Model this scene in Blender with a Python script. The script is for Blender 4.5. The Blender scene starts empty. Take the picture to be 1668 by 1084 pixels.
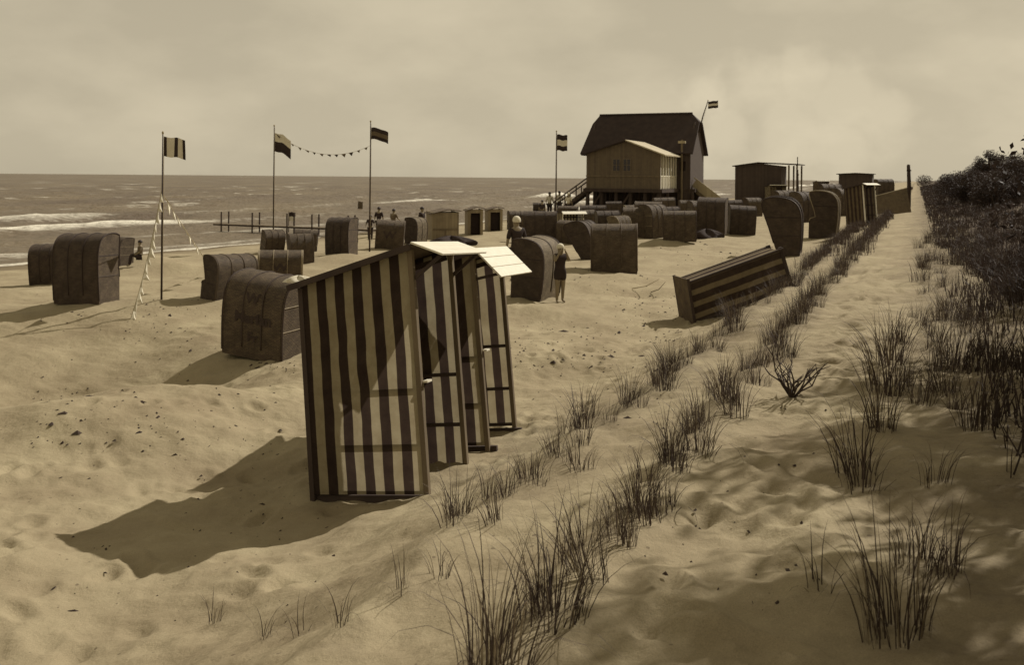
import bpy, bmesh, math, random
import numpy as np
from mathutils import Matrix, Vector
random.seed(7)
rng = np.random.default_rng(7)
sc = bpy.context.scene
col = sc.collection

# ------------------------------------------------------------------ camera, sky, sun
F, CX, CY, CH = 1500.0, 834.0, 289.4, 2.8          # focal length and principal point in photograph pixels, eye height
ROLL = math.radians(0.47)
cam_d = bpy.data.cameras.new('camera')
cam = bpy.data.objects.new('camera', cam_d)
col.objects.link(cam)
cam_d.sensor_width = 36.0
cam_d.lens = F / 1668 * 36
cam_d.shift_y = -(542 - CY) / 1668
cam_d.clip_start, cam_d.clip_end = 0.05, 30000
cam.matrix_world = Matrix.Translation((0, 0, CH)) @ Matrix.Rotation(math.pi / 2, 4, 'X') @ Matrix.Rotation(ROLL, 4, 'Z')
cam_d.dof.use_dof = True
cam_d.dof.focus_distance = 8.2
cam_d.dof.aperture_fstop = 5.0
sc.camera = cam

SUN_EL, SUN_AZ = math.radians(45), math.radians(53)     # azimuth from +Y towards +X
LIGHT = (1.0, 0.93, 0.84)
w = bpy.data.worlds.new('World'); sc.world = w; w.use_nodes = True
nt = w.node_tree; nt.nodes.clear()
def N(tree, kind, **kw):
    n = tree.nodes.new(kind)
    for k, v in kw.items(): setattr(n, k, v)
    return n
sky = N(nt, 'ShaderNodeTexSky', sky_type='NISHITA', sun_disc=False, sun_elevation=SUN_EL, sun_rotation=SUN_AZ,
        air_density=1.0, dust_density=0.6, ozone_density=1.0)
bw = N(nt, 'ShaderNodeRGBToBW'); nt.links.new(sky.outputs[0], bw.inputs[0])
# sepia print: the sky keeps its brightness, all colour becomes one warm tone
toned = N(nt, 'ShaderNodeMix', data_type='RGBA', blend_type='MULTIPLY'); toned.inputs[0].default_value = 1
pw = N(nt, 'ShaderNodeMath', operation='POWER'); pw.inputs[1].default_value = 0.2; nt.links.new(bw.outputs[0], pw.inputs[0])   # film compresses the sky
gn = N(nt, 'ShaderNodeMath', operation='MULTIPLY'); gn.inputs[1].default_value = 3.0; nt.links.new(pw.outputs[0], gn.inputs[0])
nt.links.new(gn.outputs[0], toned.inputs[6]); toned.inputs[7].default_value = (1.0, 0.875, 0.63, 1)
tc = N(nt, 'ShaderNodeTexCoord')
mp = N(nt, 'ShaderNodeMapping'); mp.inputs['Scale'].default_value = (1.0, 1.0, 2.1); mp.inputs['Location'].default_value = (0.20, 0.05, 0.10)
nt.links.new(tc.outputs['Generated'], mp.inputs[0])
n1 = N(nt, 'ShaderNodeTexNoise'); n1.inputs['Scale'].default_value = 4.2; n1.inputs['Detail'].default_value = 6; n1.inputs['Roughness'].default_value = 0.52
nt.links.new(mp.outputs[0], n1.inputs['Vector'])
cr = N(nt, 'ShaderNodeValToRGB'); cr.color_ramp.elements[0].position = 0.44; cr.color_ramp.elements[1].position = 0.70
nt.links.new(n1.outputs[0], cr.inputs[0])
clm = N(nt, 'ShaderNodeMath', operation='MULTIPLY_ADD'); clm.inputs[1].default_value = 0.22; clm.inputs[2].default_value = 0.92
nt.links.new(cr.outputs[0], clm.inputs[0])
cl = N(nt, 'ShaderNodeMix', data_type='RGBA', blend_type='MULTIPLY'); cl.inputs[0].default_value = 1
nt.links.new(toned.outputs[2], cl.inputs[6]); nt.links.new(clm.outputs[0], cl.inputs[7])
nv = N(nt, 'ShaderNodeTexNoise'); nv.inputs['Scale'].default_value = 26; nv.inputs['Detail'].default_value = 5; nt.links.new(tc.outputs['Generated'], nv.inputs['Vector'])
def puff(px, py, r):
    a, b = (px - CX) / F, -(py - CY) / F; d = Vector((a, 1, b)).normalized()
    dn = N(nt, 'ShaderNodeVectorMath', operation='DISTANCE'); nt.links.new(tc.outputs['Generated'], dn.inputs[0]); dn.inputs[1].default_value = d
    m1 = N(nt, 'ShaderNodeMath', operation='MULTIPLY_ADD'); m1.inputs[1].default_value = 0.075; nt.links.new(nv.outputs[0], m1.inputs[0]); nt.links.new(dn.outputs['Value'], m1.inputs[2])
    mr = N(nt, 'ShaderNodeMapRange', interpolation_type='SMOOTHSTEP'); mr.inputs[1].default_value = r / F + 0.040; mr.inputs[2].default_value = r / F * 0.45 + 0.026; mr.inputs[3].default_value = 0; mr.inputs[4].default_value = 1
    nt.links.new(m1.outputs[0], mr.inputs[0]); return mr.outputs[0]
acc = None
for q in ((1150, 150, 62), (1230, 140, 75), (1310, 128, 66), (1375, 160, 85), (1440, 185, 70), (1280, 205, 90), (1180, 215, 70), (1360, 230, 80)):
    o_ = puff(*q)
    if acc is None: acc = o_
    else:
        mxn = N(nt, 'ShaderNodeMath', operation='MAXIMUM'); nt.links.new(acc, mxn.inputs[0]); nt.links.new(o_, mxn.inputs[1]); acc = mxn.outputs[0]
pm = N(nt, 'ShaderNodeMath', operation='MULTIPLY_ADD'); pm.inputs[1].default_value = 0.17; pm.inputs[2].default_value = 1.0; nt.links.new(acc, pm.inputs[0])
cl2 = N(nt, 'ShaderNodeMix', data_type='RGBA', blend_type='MULTIPLY'); cl2.inputs[0].default_value = 1
nt.links.new(cl.outputs[2], cl2.inputs[6]); nt.links.new(pm.outputs[0], cl2.inputs[7]); cl = cl2
bg = N(nt, 'ShaderNodeBackground'); bg.inputs[1].default_value = 0.13
nt.links.new(cl.outputs[2], bg.inputs[0])
wo = N(nt, 'ShaderNodeOutputWorld'); nt.links.new(bg.outputs[0], wo.inputs[0])

sun_d = bpy.data.lights.new('sun', 'SUN'); sun_d.energy = 4.3; sun_d.angle = math.radians(0.55); sun_d.color = LIGHT
sun = bpy.data.objects.new('sun', sun_d); col.objects.link(sun)
sdir = Vector((math.sin(SUN_AZ) * math.cos(SUN_EL), math.cos(SUN_AZ) * math.cos(SUN_EL), math.sin(SUN_EL)))
sun.rotation_euler = sdir.to_track_quat('Z', 'Y').to_euler()
sun.location = (20, 20, 30)
vs = sc.view_settings
vs.view_transform = 'Standard'; vs.look = 'None'; vs.gamma = 1; vs.use_curve_mapping = False; vs.exposure = 0.0
sc.render.engine = 'CYCLES'
sc.cycles.use_denoising = True
sc.cycles.max_bounces = 6; sc.cycles.transparent_max_bounces = 8

# ------------------------------------------------------------------ materials
def tint(v):
    t = np.interp
    return (v, v * float(t(v, [0.02, 0.12, 0.4, 0.7], [0.66, 0.76, 0.865, 0.95])), v * float(t(v, [0.02, 0.12, 0.4, 0.7], [0.60, 0.46, 0.555, 0.78])))
def new_mat(name):
    m = bpy.data.materials.new(name); m.use_nodes = True
    t = m.node_tree; t.nodes.clear()
    out = N(t, 'ShaderNodeOutputMaterial'); b = N(t, 'ShaderNodeBsdfPrincipled')
    t.links.new(b.outputs[0], out.inputs[0])
    return m, t, b, out
def ramp(t, src, stops):
    r = N(t, 'ShaderNodeValToRGB'); e = r.color_ramp.elements
    while len(e) < len(stops): e.new(0.5)
    for i, (p, c) in enumerate(stops):
        e[i].position = p; e[i].color = (*c, 1) if len(c) == 3 else c
    t.links.new(src, r.inputs[0]); return r.outputs[0]
def mat(name, v, rough=0.8, var=0.25, vs=5.0, bump=0.0, bs=60.0, stretch=(1, 1, 1), spec=0.3):
    m, t, b, out = new_mat(name)
    tc = N(t, 'ShaderNodeTexCoord'); mp = N(t, 'ShaderNodeMapping'); mp.inputs['Scale'].default_value = stretch
    t.links.new(tc.outputs['Object'], mp.inputs[0])
    n = N(t, 'ShaderNodeTexNoise'); n.inputs['Scale'].default_value = vs; n.inputs['Detail'].default_value = 5
    t.links.new(mp.outputs[0], n.inputs['Vector'])
    c = ramp(t, n.outputs[0], [(0.25, tint(v * (1 - var))), (0.75, tint(v * (1 + var)))])
    t.links.new(c, b.inputs['Base Color'])
    b.inputs['Roughness'].default_value = rough; b.inputs['Specular IOR Level'].default_value = spec
    if bump:
        n2 = N(t, 'ShaderNodeTexNoise'); n2.inputs['Scale'].default_value = bs; n2.inputs['Detail'].default_value = 3
        t.links.new(mp.outputs[0], n2.inputs['Vector'])
        bp = N(t, 'ShaderNodeBump'); bp.inputs['Strength'].default_value = bump; bp.inputs['Distance'].default_value = 0.01
        t.links.new(n2.outputs[0], bp.inputs['Height']); t.links.new(bp.outputs[0], b.inputs['Normal'])
    return m
def canvas(name, light, dark, period, duty=0.5, trans=0.38, phase=0.0):
    m, t, b, out = new_mat(name)
    uv = N(t, 'ShaderNodeUVMap'); sp = N(t, 'ShaderNodeSeparateXYZ'); t.links.new(uv.outputs[0], sp.inputs[0])
    wn = N(t, 'ShaderNodeTexNoise'); wn.inputs['Scale'].default_value = 1.7; t.links.new(uv.outputs[0], wn.inputs['Vector'])
    wob = N(t, 'ShaderNodeMath', operation='MULTIPLY_ADD'); wob.inputs[1].default_value = 0.022; t.links.new(wn.outputs[0], wob.inputs[0]); t.links.new(sp.outputs[0], wob.inputs[2])
    d = N(t, 'ShaderNodeMath', operation='MULTIPLY_ADD'); d.inputs[1].default_value = 1 / period; d.inputs[2].default_value = phase
    t.links.new(wob.outputs[0], d.inputs[0])
    fr = N(t, 'ShaderNodeMath', operation='FRACT'); t.links.new(d.outputs[0], fr.inputs[0])
    n = N(t, 'ShaderNodeTexNoise'); n.inputs['Scale'].default_value = 5; n.inputs['Detail'].default_value = 7; n.inputs['Roughness'].default_value = 0.65
    t.links.new(uv.outputs[0], n.inputs['Vector'])
    e = 0.02
    msk = ramp(t, fr.outputs[0], [(0.0, (0, 0, 0)), (e, (0, 0, 0)), (e + 0.03, (1, 1, 1)), (duty, (1, 1, 1)), (duty + 0.03, (0, 0, 0))])
    cl_ = ramp(t, n.outputs[0], [(0.3, tint(light * 0.78)), (0.7, tint(light * 1.1))])
    cd_ = ramp(t, n.outputs[0], [(0.3, tint(dark * 0.75)), (0.7, tint(dark * 1.3))])
    mx = N(t, 'ShaderNodeMix', data_type='RGBA'); t.links.new(msk, mx.inputs[0]); t.links.new(cd_, mx.inputs[6]); t.links.new(cl_, mx.inputs[7])
    t.links.new(mx.outputs[2], b.inputs['Base Color']); b.inputs['Roughness'].default_value = 0.95; b.inputs['Specular IOR Level'].default_value = 0.1
    n2 = N(t, 'ShaderNodeTexNoise'); n2.inputs['Scale'].default_value = 9; n2.inputs['Detail'].default_value = 6; t.links.new(uv.outputs[0], n2.inputs['Vector'])
    bp = N(t, 'ShaderNodeBump'); bp.inputs['Strength'].default_value = 0.35; bp.inputs['Distance'].default_value = 0.02
    t.links.new(n2.outputs[0], bp.inputs['Height']); t.links.new(bp.outputs[0], b.inputs['Normal'])
    tr = N(t, 'ShaderNodeBsdfTranslucent'); t.links.new(mx.outputs[2], tr.inputs[0])
    ms = N(t, 'ShaderNodeMixShader'); ms.inputs[0].default_value = trans
    t.links.new(b.outputs[0], ms.inputs[1]); t.links.new(tr.outputs[0], ms.inputs[2]); t.links.new(ms.outputs[0], out.inputs[0])
    return m
def wicker(name, v, bw_=0.062, bh=0.024):
    m, t, b, out = new_mat(name)
    uv = N(t, 'ShaderNodeUVMap')
    br = N(t, 'ShaderNodeTexBrick'); br.offset = 0.5
    br.inputs['Scale'].default_value = 1; br.inputs['Brick Width'].default_value = bw_; br.inputs['Row Height'].default_value = bh
    br.inputs['Mortar Size'].default_value = bh * 0.2; br.inputs['Mortar Smooth'].default_value = 0.6; br.inputs['Bias'].default_value = 0
    br.inputs['Color1'].default_value = (*tint(v * 0.8), 1); br.inputs['Color2'].default_value = (*tint(v * 1.25), 1); br.inputs['Mortar'].default_value = (*tint(v * 0.5), 1)
    t.links.new(uv.outputs[0], br.inputs['Vector'])
    n = N(t, 'ShaderNodeTexNoise'); n.inputs['Scale'].default_value = 4; n.inputs['Detail'].default_value = 6; t.links.new(uv.outputs[0], n.inputs['Vector'])
    c = ramp(t, n.outputs[0], [(0.3, (0.62,) * 3), (0.7, (1.2,) * 3)])
    mx = N(t, 'ShaderNodeMix', data_type='RGBA', blend_type='MULTIPLY'); mx.inputs[0].default_value = 1
    t.links.new(br.outputs[0], mx.inputs[6]); t.links.new(c, mx.inputs[7]); t.links.new(mx.outputs[2], b.inputs['Base Color'])
    b.inputs['Roughness'].default_value = 0.7; b.inputs['Specular IOR Level'].default_value = 0.25
    bp = N(t, 'ShaderNodeBump'); bp.inputs['Strength'].default_value = 0.7; bp.inputs['Distance'].default_value = 0.012; bp.invert = True
    t.links.new(br.outputs['Fac'], bp.inputs['Height']); t.links.new(bp.outputs[0], b.inputs['Normal'])
    return m
def planks(name, v, width=0.14, axis=0, var=0.3):
    """weathered boarding, far away: fine joints only as relief and tone"""
    m, t, b, out = new_mat(name)
    tc = N(t, 'ShaderNodeTexCoord'); sp = N(t, 'ShaderNodeSeparateXYZ'); t.links.new(tc.outputs['Object'], sp.inputs[0])
    a = N(t, 'ShaderNodeMath', operation='MULTIPLY'); a.inputs[1].default_value = 1 / width; t.links.new(sp.outputs[axis], a.inputs[0])
    fl = N(t, 'ShaderNodeMath', operation='FLOOR'); t.links.new(a.outputs[0], fl.inputs[0])
    wn = N(t, 'ShaderNodeTexWhiteNoise', noise_dimensions='1D'); t.links.new(fl.outputs[0], wn.inputs['W'])
    fr = N(t, 'ShaderNodeMath', operation='FRACT'); t.links.new(a.outputs[0], fr.inputs[0])
    n = N(t, 'ShaderNodeTexNoise'); n.inputs['Scale'].default_value = 3; n.inputs['Detail'].default_value = 6; t.links.new(tc.outputs['Object'], n.inputs['Vector'])
    ad = N(t, 'ShaderNodeMath', operation='MULTIPLY_ADD'); ad.inputs[1].default_value = 0.45; t.links.new(wn.outputs[0], ad.inputs[0]); t.links.new(n.outputs[0], ad.inputs[2])
    c = ramp(t, ad.outputs[0], [(0.35, tint(v * (1 - var))), (0.95, tint(v * (1 + var)))])
    j = ramp(t, fr.outputs[0], [(0.0, (0.45,) * 3), (0.07, (1,) * 3)])
    mx = N(t, 'ShaderNodeMix', data_type='RGBA', blend_type='MULTIPLY'); mx.inputs[0].default_value = 1
    t.links.new(c, mx.inputs[6]); t.links.new(j, mx.inputs[7]); t.links.new(mx.outputs[2], b.inputs['Base Color'])
    b.inputs['Roughness'].default_value = 0.85
    bp = N(t, 'ShaderNodeBump'); bp.inputs['Strength'].default_value = 0.5; bp.inputs['Distance'].default_value = 0.02
    t.links.new(j, bp.inputs['Height']); t.links.new(bp.outputs[0], b.inputs['Normal'])
    return m
def leaf_mat(name, v, var=0.35, trans=0.2):
    m, t, b, out = new_mat(name)
    oi = N(t, 'ShaderNodeObjectInfo'); tc = N(t, 'ShaderNodeTexCoord')
    n = N(t, 'ShaderNodeTexNoise'); n.inputs['Scale'].default_value = 3.0; n.inputs['Detail'].default_value = 3; t.links.new(tc.outputs['Object'], n.inputs['Vector'])
    ad = N(t, 'ShaderNodeMath', operation='MULTIPLY_ADD'); ad.inputs[1].default_value = 0.3; t.links.new(oi.outputs['Random'], ad.inputs[0]); t.links.new(n.outputs[0], ad.inputs[2])
    c = ramp(t, ad.outputs[0], [(0.3, tint(v * (1 - var))), (0.95, tint(v * (1 + var)))])
    t.links.new(c, b.inputs['Base Color']); b.inputs['Roughness'].default_value = 0.6; b.inputs['Specular IOR Level'].default_value = 0.2
    tr = N(t, 'ShaderNodeBsdfTranslucent'); t.links.new(c, tr.inputs[0])
    ms = N(t, 'ShaderNodeMixShader'); ms.inputs[0].default_value = trans
    t.links.new(b.outputs[0], ms.inputs[1]); t.links.new(tr.outputs[0], ms.inputs[2]); t.links.new(ms.outputs[0], out.inputs[0])
    return m
def sand_mat():
    m, t, b, out = new_mat('sand')
    tc = N(t, 'ShaderNodeTexCoord'); P = tc.outputs['Object']
    def noise(s, d, r=0.55):
        n = N(t, 'ShaderNodeTexNoise'); n.inputs['Scale'].default_value = s; n.inputs['Detail'].default_value = d; n.inputs['Roughness'].default_value = r
        t.links.new(P, n.inputs['Vector']); return n.outputs[0]
    a = ramp(t, noise(0.9, 8, 0.62), [(0.3, tint(0.25)), (0.72, tint(0.37))])
    g = ramp(t, noise(160, 3, 0.7), [(0.3, (0.72,) * 3), (0.65, (1.1,) * 3)])
    mx = N(t, 'ShaderNodeMix', data_type='RGBA', blend_type='MULTIPLY'); mx.inputs[0].default_value = 0.8
    t.links.new(a, mx.inputs[6]); t.links.new(g, mx.inputs[7])
    # scattered darker flecks: bits of shell, reed and seaweed too small to model
    vo = N(t, 'ShaderNodeTexVoronoi'); vo.inputs['Scale'].default_value = 9; vo.inputs['Randomness'].default_value = 1; t.links.new(P, vo.inputs['Vector'])
    vn = noise(1.3, 4)
    th = N(t, 'ShaderNodeMath', operation='MULTIPLY_ADD'); th.inputs[1].default_value = 0.34; th.inputs[2].default_value = -0.10; t.links.new(vn, th.inputs[0])
    ls = N(t, 'ShaderNodeMath', operation='LESS_THAN'); t.links.new(vo.outputs['Distance'], ls.inputs[0]); t.links.new(th.outputs[0], ls.inputs[1])
    lm = N(t, 'ShaderNodeMath', operation='MULTIPLY'); lm.inputs[1].default_value = 0.6; t.links.new(ls.outputs[0], lm.inputs[0])
    m2 = N(t, 'ShaderNodeMix', data_type='RGBA'); t.links.new(lm.outputs[0], m2.inputs[0]); t.links.new(mx.outputs[2], m2.inputs[6]); m2.inputs[7].default_value = (*tint(0.09), 1)
    # leaf litter on the overgrown dune, damp sand at the water
    at = N(t, 'ShaderNodeAttribute', attribute_name='litter')
    lr = N(t, 'ShaderNodeMath', operation='MULTIPLY_ADD'); lr.inputs[1].default_value = 1.3; t.links.new(at.outputs['Fac'], lr.inputs[0])
    nn = N(t, 'ShaderNodeMath', operation='MULTIPLY_ADD'); nn.inputs[1].default_value = 1.2; nn.inputs[2].default_value = -0.75; t.links.new(noise(2.6, 6, 0.7), nn.inputs[0])
    t.links.new(nn.outputs[0], lr.inputs[2]); lr.use_clamp = True
    m3 = N(t, 'ShaderNodeMix', data_type='RGBA'); t.links.new(lr.outputs[0], m3.inputs[0]); t.links.new(m2.outputs[2], m3.inputs[6])
    t.links.new(ramp(t, noise(14, 5, 0.7), [(0.3, tint(0.045)), (0.7, tint(0.12))]), m3.inputs[7])
    aw = N(t, 'ShaderNodeAttribute', attribute_name='wet')
    m4 = N(t, 'ShaderNodeMix', data_type='RGBA'); t.links.new(aw.outputs['Fac'], m4.inputs[0]); t.links.new(m3.outputs[2], m4.inputs[6]); m4.inputs[7].default_value = (*tint(0.13), 1)
    t.links.new(m4.outputs[2], b.inputs['Base Color']); b.inputs['Roughness'].default_value = 0.92; b.inputs['Specular IOR Level'].default_value = 0.15
    b1 = N(t, 'ShaderNodeBump'); b1.inputs['Strength'].default_value = 0.5; b1.inputs['Distance'].default_value = 0.05; t.links.new(noise(7, 7, 0.6), b1.inputs['Height'])
    b2 = N(t, 'ShaderNodeBump'); b2.inputs['Strength'].default_value = 0.5; b2.inputs['Distance'].default_value = 0.006; t.links.new(noise(120, 4, 0.75), b2.inputs['Height'])
    t.links.new(b1.outputs[0], b2.inputs['Normal']); t.links.new(b2.outputs[0], b.inputs['Normal'])
    return m
def sea_mat():
    m, t, b, out = new_mat('sea_water')
    tc = N(t, 'ShaderNodeTexCoord'); P = tc.outputs['Object']
    mp = N(t, 'ShaderNodeMapping'); mp.inputs['Rotation'].default_value = (0, 0, math.radians(24)); mp.inputs['Scale'].default_value = (1, 0.45, 1)
    t.links.new(P, mp.inputs[0])
    def noise(s, d, v=mp.outputs[0]):
        n = N(t, 'ShaderNodeTexNoise'); n.inputs['Scale'].default_value = s; n.inputs['Detail'].default_value = d; n.inputs['Roughness'].default_value = 0.6
        t.links.new(v, n.inputs['Vector']); return n.outputs[0]
    deep = ramp(t, noise(0.06, 6), [(0.3, tint(0.085)), (0.7, tint(0.16))])
    at = N(t, 'ShaderNodeAttribute', attribute_name='foam')
    fm = N(t, 'ShaderNodeMath', operation='MULTIPLY_ADD'); fm.inputs[1].default_value = 1.5; t.links.new(at.outputs['Fac'], fm.inputs[0])
    nn = N(t, 'ShaderNodeMath', operation='MULTIPLY_ADD'); nn.inputs[1].default_value = 1.4; nn.inputs[2].default_value = -0.95; t.links.new(noise(1.6, 7, P), nn.inputs[0]); t.links.new(nn.outputs[0], fm.inputs[2])
    fm.use_clamp = True
    mx = N(t, 'ShaderNodeMix', data_type='RGBA'); t.links.new(fm.outputs[0], mx.inputs[0]); t.links.new(deep, mx.inputs[6]); mx.inputs[7].default_value = (*tint(0.7), 1)
    t.links.new(mx.outputs[2], b.inputs['Base Color'])
    b.inputs['Roughness'].default_value = 0.42; b.inputs['IOR'].default_value = 1.33; b.inputs['Specular IOR Level'].default_value = 0.35
    b1 = N(t, 'ShaderNodeBump'); b1.inputs['Strength'].default_value = 1.0; b1.inputs['Distance'].default_value = 0.5; t.links.new(noise(0.9, 6), b1.inputs['Height'])
    t.links.new(b1.outputs[0], b.inputs['Normal'])
    return m
M = {}
M['sand'] = sand_mat(); M['sea'] = sea_mat()
M['stripe'] = canvas('striped_canvas', 0.41, 0.052, 0.187, 0.5, 0.42, 0.42)
M['stripe_small'] = canvas('striped_canvas_narrow', 0.40, 0.05, 0.17, 0.5, 0.2)
M['stripe_far'] = canvas('striped_canvas_dull', 0.14, 0.05, 0.2, 0.5, 0.1)
M['stripe_fallen'] = canvas('striped_canvas_faded', 0.23, 0.06, 0.235, 0.46, 0.15, 0.2)
M['white'] = mat('white_paint', 0.68, 0.6, 0.08, 3, 0.2, 30, (1, 8, 8))
M['felt'] = mat('tar_felt', 0.10, 0.95, 0.35, 6, 0.6, 70)
M['dwood'] = mat('dark_timber', 0.055, 0.8, 0.35, 4, 0.3, 40, (1, 1, 0.15))
M['wood'] = mat('weathered_timber', 0.15, 0.85, 0.35, 4, 0.3, 40, (1, 1, 0.15))
M['lwood'] = mat('pale_timber', 0.32, 0.8, 0.25, 4, 0.3, 40, (1, 1, 0.15))
M['wick_d'] = wicker('dark_wicker', 0.085)
M['wick_m'] = wicker('brown_wicker', 0.12)
M['wick_l'] = wicker('pale_wicker', 0.20)
M['cane'] = mat('cane_trim', 0.24, 0.6, 0.25, 8, 0.2, 60)
M['cane_l'] = mat('bleached_cane_trim', 0.42, 0.6, 0.2, 8, 0.2, 60)
M['lining'] = mat('basket_lining', 0.05, 0.9, 0.3, 5)
M['paint_d'] = mat('dark_lettering', 0.045, 0.8, 0.2, 8)
M['cloth_w'] = mat('white_cloth', 0.62, 0.9, 0.08, 6)
M['cloth_d'] = mat('dark_cloth', 0.035, 0.9, 0.25, 6)
M['cloth_m'] = mat('grey_cloth', 0.13, 0.9, 0.2, 6)
M['skin'] = mat('skin', 0.22, 0.6, 0.1, 6)
M['hair'] = mat('hair', 0.03, 0.6, 0.2, 20)
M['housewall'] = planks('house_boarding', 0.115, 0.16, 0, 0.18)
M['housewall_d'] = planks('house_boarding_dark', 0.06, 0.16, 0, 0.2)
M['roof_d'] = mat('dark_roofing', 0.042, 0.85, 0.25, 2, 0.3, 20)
M['roof_l'] = mat('sunlit_roofing', 0.42, 0.7, 0.15, 2, 0.3, 20)  # landward annex slope: sunlight put into the roofing colour
M['cabin'] = planks('cabin_boarding', 0.22, 0.13, 0, 0.2)
M['glass'] = mat('window_glass', 0.02, 0.15, 0.1, 2, spec=0.5)
M['grass'] = leaf_mat('marram_blades', 0.055, 0.4, 0.25)
M['straw'] = leaf_mat('dead_marram_blades', 0.17, 0.3, 0.2)
M['leaf'] = leaf_mat('shrub_leaves', 0.045, 0.4, 0.15)
M['bark'] = mat('bark', 0.06, 0.9, 0.35, 6, 0.6, 30, (1, 1, 0.3))
M['debris'] = mat('seaweed_debris', 0.05, 0.95, 0.4, 3)

# ------------------------------------------------------------------ mesh helpers
def link(name, me, parent=None, m=None, smooth=False):
    o = bpy.data.objects.new(name, me); col.objects.link(o)
    if parent is not None: o.parent = parent
    if m is not None and me is not None and len(me.materials) == 0:
        for k in (m if isinstance(m, (list, tuple)) else [m]): me.materials.append(k)
    if smooth and me is not None: me.polygons.foreach_set('use_smooth', [True] * len(me.polygons))
    return o
def empty(name, loc=(0, 0, 0), rz=0.0):
    o = bpy.data.objects.new(name, None); col.objects.link(o); o.location = loc; o.rotation_euler = (0, 0, rz); o.empty_display_size = 0.1
    return o
def tag(o, label=None, cat=None, group=None, kind=None):
    if label: o['label'] = label
    if cat: o['category'] = cat
    if group: o['group'] = group
    if kind: o['kind'] = kind
    return o
def copy_tree(o, parent=None):
    c = o.copy(); col.objects.link(c)
    if parent is not None: c.parent = parent
    for ch in o.children: copy_tree(ch, c)
    return c
class MB:
    def __init__(s): s.v = []; s.f = []; s.uv = []; s.mi = []
    def add(s, vs, fs, uvs=None, mi=0):
        b = len(s.v); s.v += [tuple(p) for p in vs]
        for i, f in enumerate(fs):
            s.f.append([b + k for k in f]); s.mi.append(mi)
            s.uv.append([uvs[k] for k in f] if uvs else [(0, 0)] * len(f))
        return s
    def box(s, c, d, R=None, mi=0):
        x, y, z = d[0] / 2, d[1] / 2, d[2] / 2
        vs = [Vector((a * x, b * y, e * z)) for a in (-1, 1) for b in (-1, 1) for e in (-1, 1)]
        if R is not None: vs = [R @ p for p in vs]
        vs = [p + Vector(c) for p in vs]
        return s.add(vs, [(0, 1, 3, 2), (4, 6, 7, 5), (0, 4, 5, 1), (2, 3, 7, 6), (0, 2, 6, 4), (1, 5, 7, 3)], None, mi)
    def span(s, lo, hi, mi=0):
        return s.box([(a + b) / 2 for a, b in zip(lo, hi)], [abs(b - a) for a, b in zip(lo, hi)], None, mi)
    def bar(s, p, q, wd, ht, mi=0):
        p, q = Vector(p), Vector(q); d = q - p
        R = d.to_track_quat('X', 'Z').to_matrix()
        return s.box((p + q) / 2, (d.length, wd, ht), R, mi)
    def prism(s, pts, x0, x1, uvf=None, mi=0):
        """outline (y,z) extruded along x"""
        n = len(pts)
        vs = [(x0, y, z) for y, z in pts] + [(x1, y, z) for y, z in pts]
        uv = [(y, z) for y, z in pts] * 2
        s.add(vs, [list(range(n))[::-1], list(range(n, 2 * n))] + [(i, (i + 1) % n, n + (i + 1) % n, n + i) for i in range(n)], uv, mi)
        return s
    def tube(s, path, r, n=6, cap=True, mi=0):
        path = [Vector(p) for p in path]; rs = r if isinstance(r, (list, tuple)) else [r] * len(path)
        vs = []; fs = []
        for i, p in enumerate(path):
            d = (path[min(i + 1, len(path) - 1)] - path[max(i - 1, 0)]).normalized()
            a = d.orthogonal().normalized() if i == 0 else (a - d * a.dot(d)).normalized()
            b = d.cross(a)
            for k in range(n):
                t = 2 * math.pi * k / n
                vs.append(p + (a * math.cos(t) + b * math.sin(t)) * rs[i])
        for i in range(len(path) - 1):
            for k in range(n):
                fs.append((i * n + k, i * n + (k + 1) % n, (i + 1) * n + (k + 1) % n, (i + 1) * n + k))
        if cap: fs += [tuple(range(n))[::-1], tuple((len(path) - 1) * n + k for k in range(n))]
        return s.add(vs, fs, None, mi)
    def grid(s, fn, nu, nv, uvfn=None, mi=0):
        vs = []; uv = []
        for j in range(nv + 1):
            for i in range(nu + 1):
                vs.append(fn(i / nu, j / nv)); uv.append(uvfn(i / nu, j / nv) if uvfn else (i / nu, j / nv))
        fs = [(j * (nu + 1) + i, j * (nu + 1) + i + 1, (j + 1) * (nu + 1) + i + 1, (j + 1) * (nu + 1) + i) for j in range(nv) for i in range(nu)]
        return s.add(vs, fs, uv, mi)
    def mesh(s, name):
        me = bpy.data.meshes.new(name); me.from_pydata(s.v, [], s.f)
        u = me.uv_layers.new(name='UVMap'); flat = [c for f in s.uv for p in f for c in p]
        u.data.foreach_set('uv', flat); me.polygons.foreach_set('material_index', s.mi); me.update(); return me
    def build(s, name, m, parent=None, smooth=False, bevel=0.0):
        o = link(name, s.mesh(name), parent, m, smooth)
        if bevel:
            b = o.modifiers.new('edge', 'BEVEL'); b.width = bevel; b.segments = 2; b.limit_method = 'ANGLE'
        return o

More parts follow.
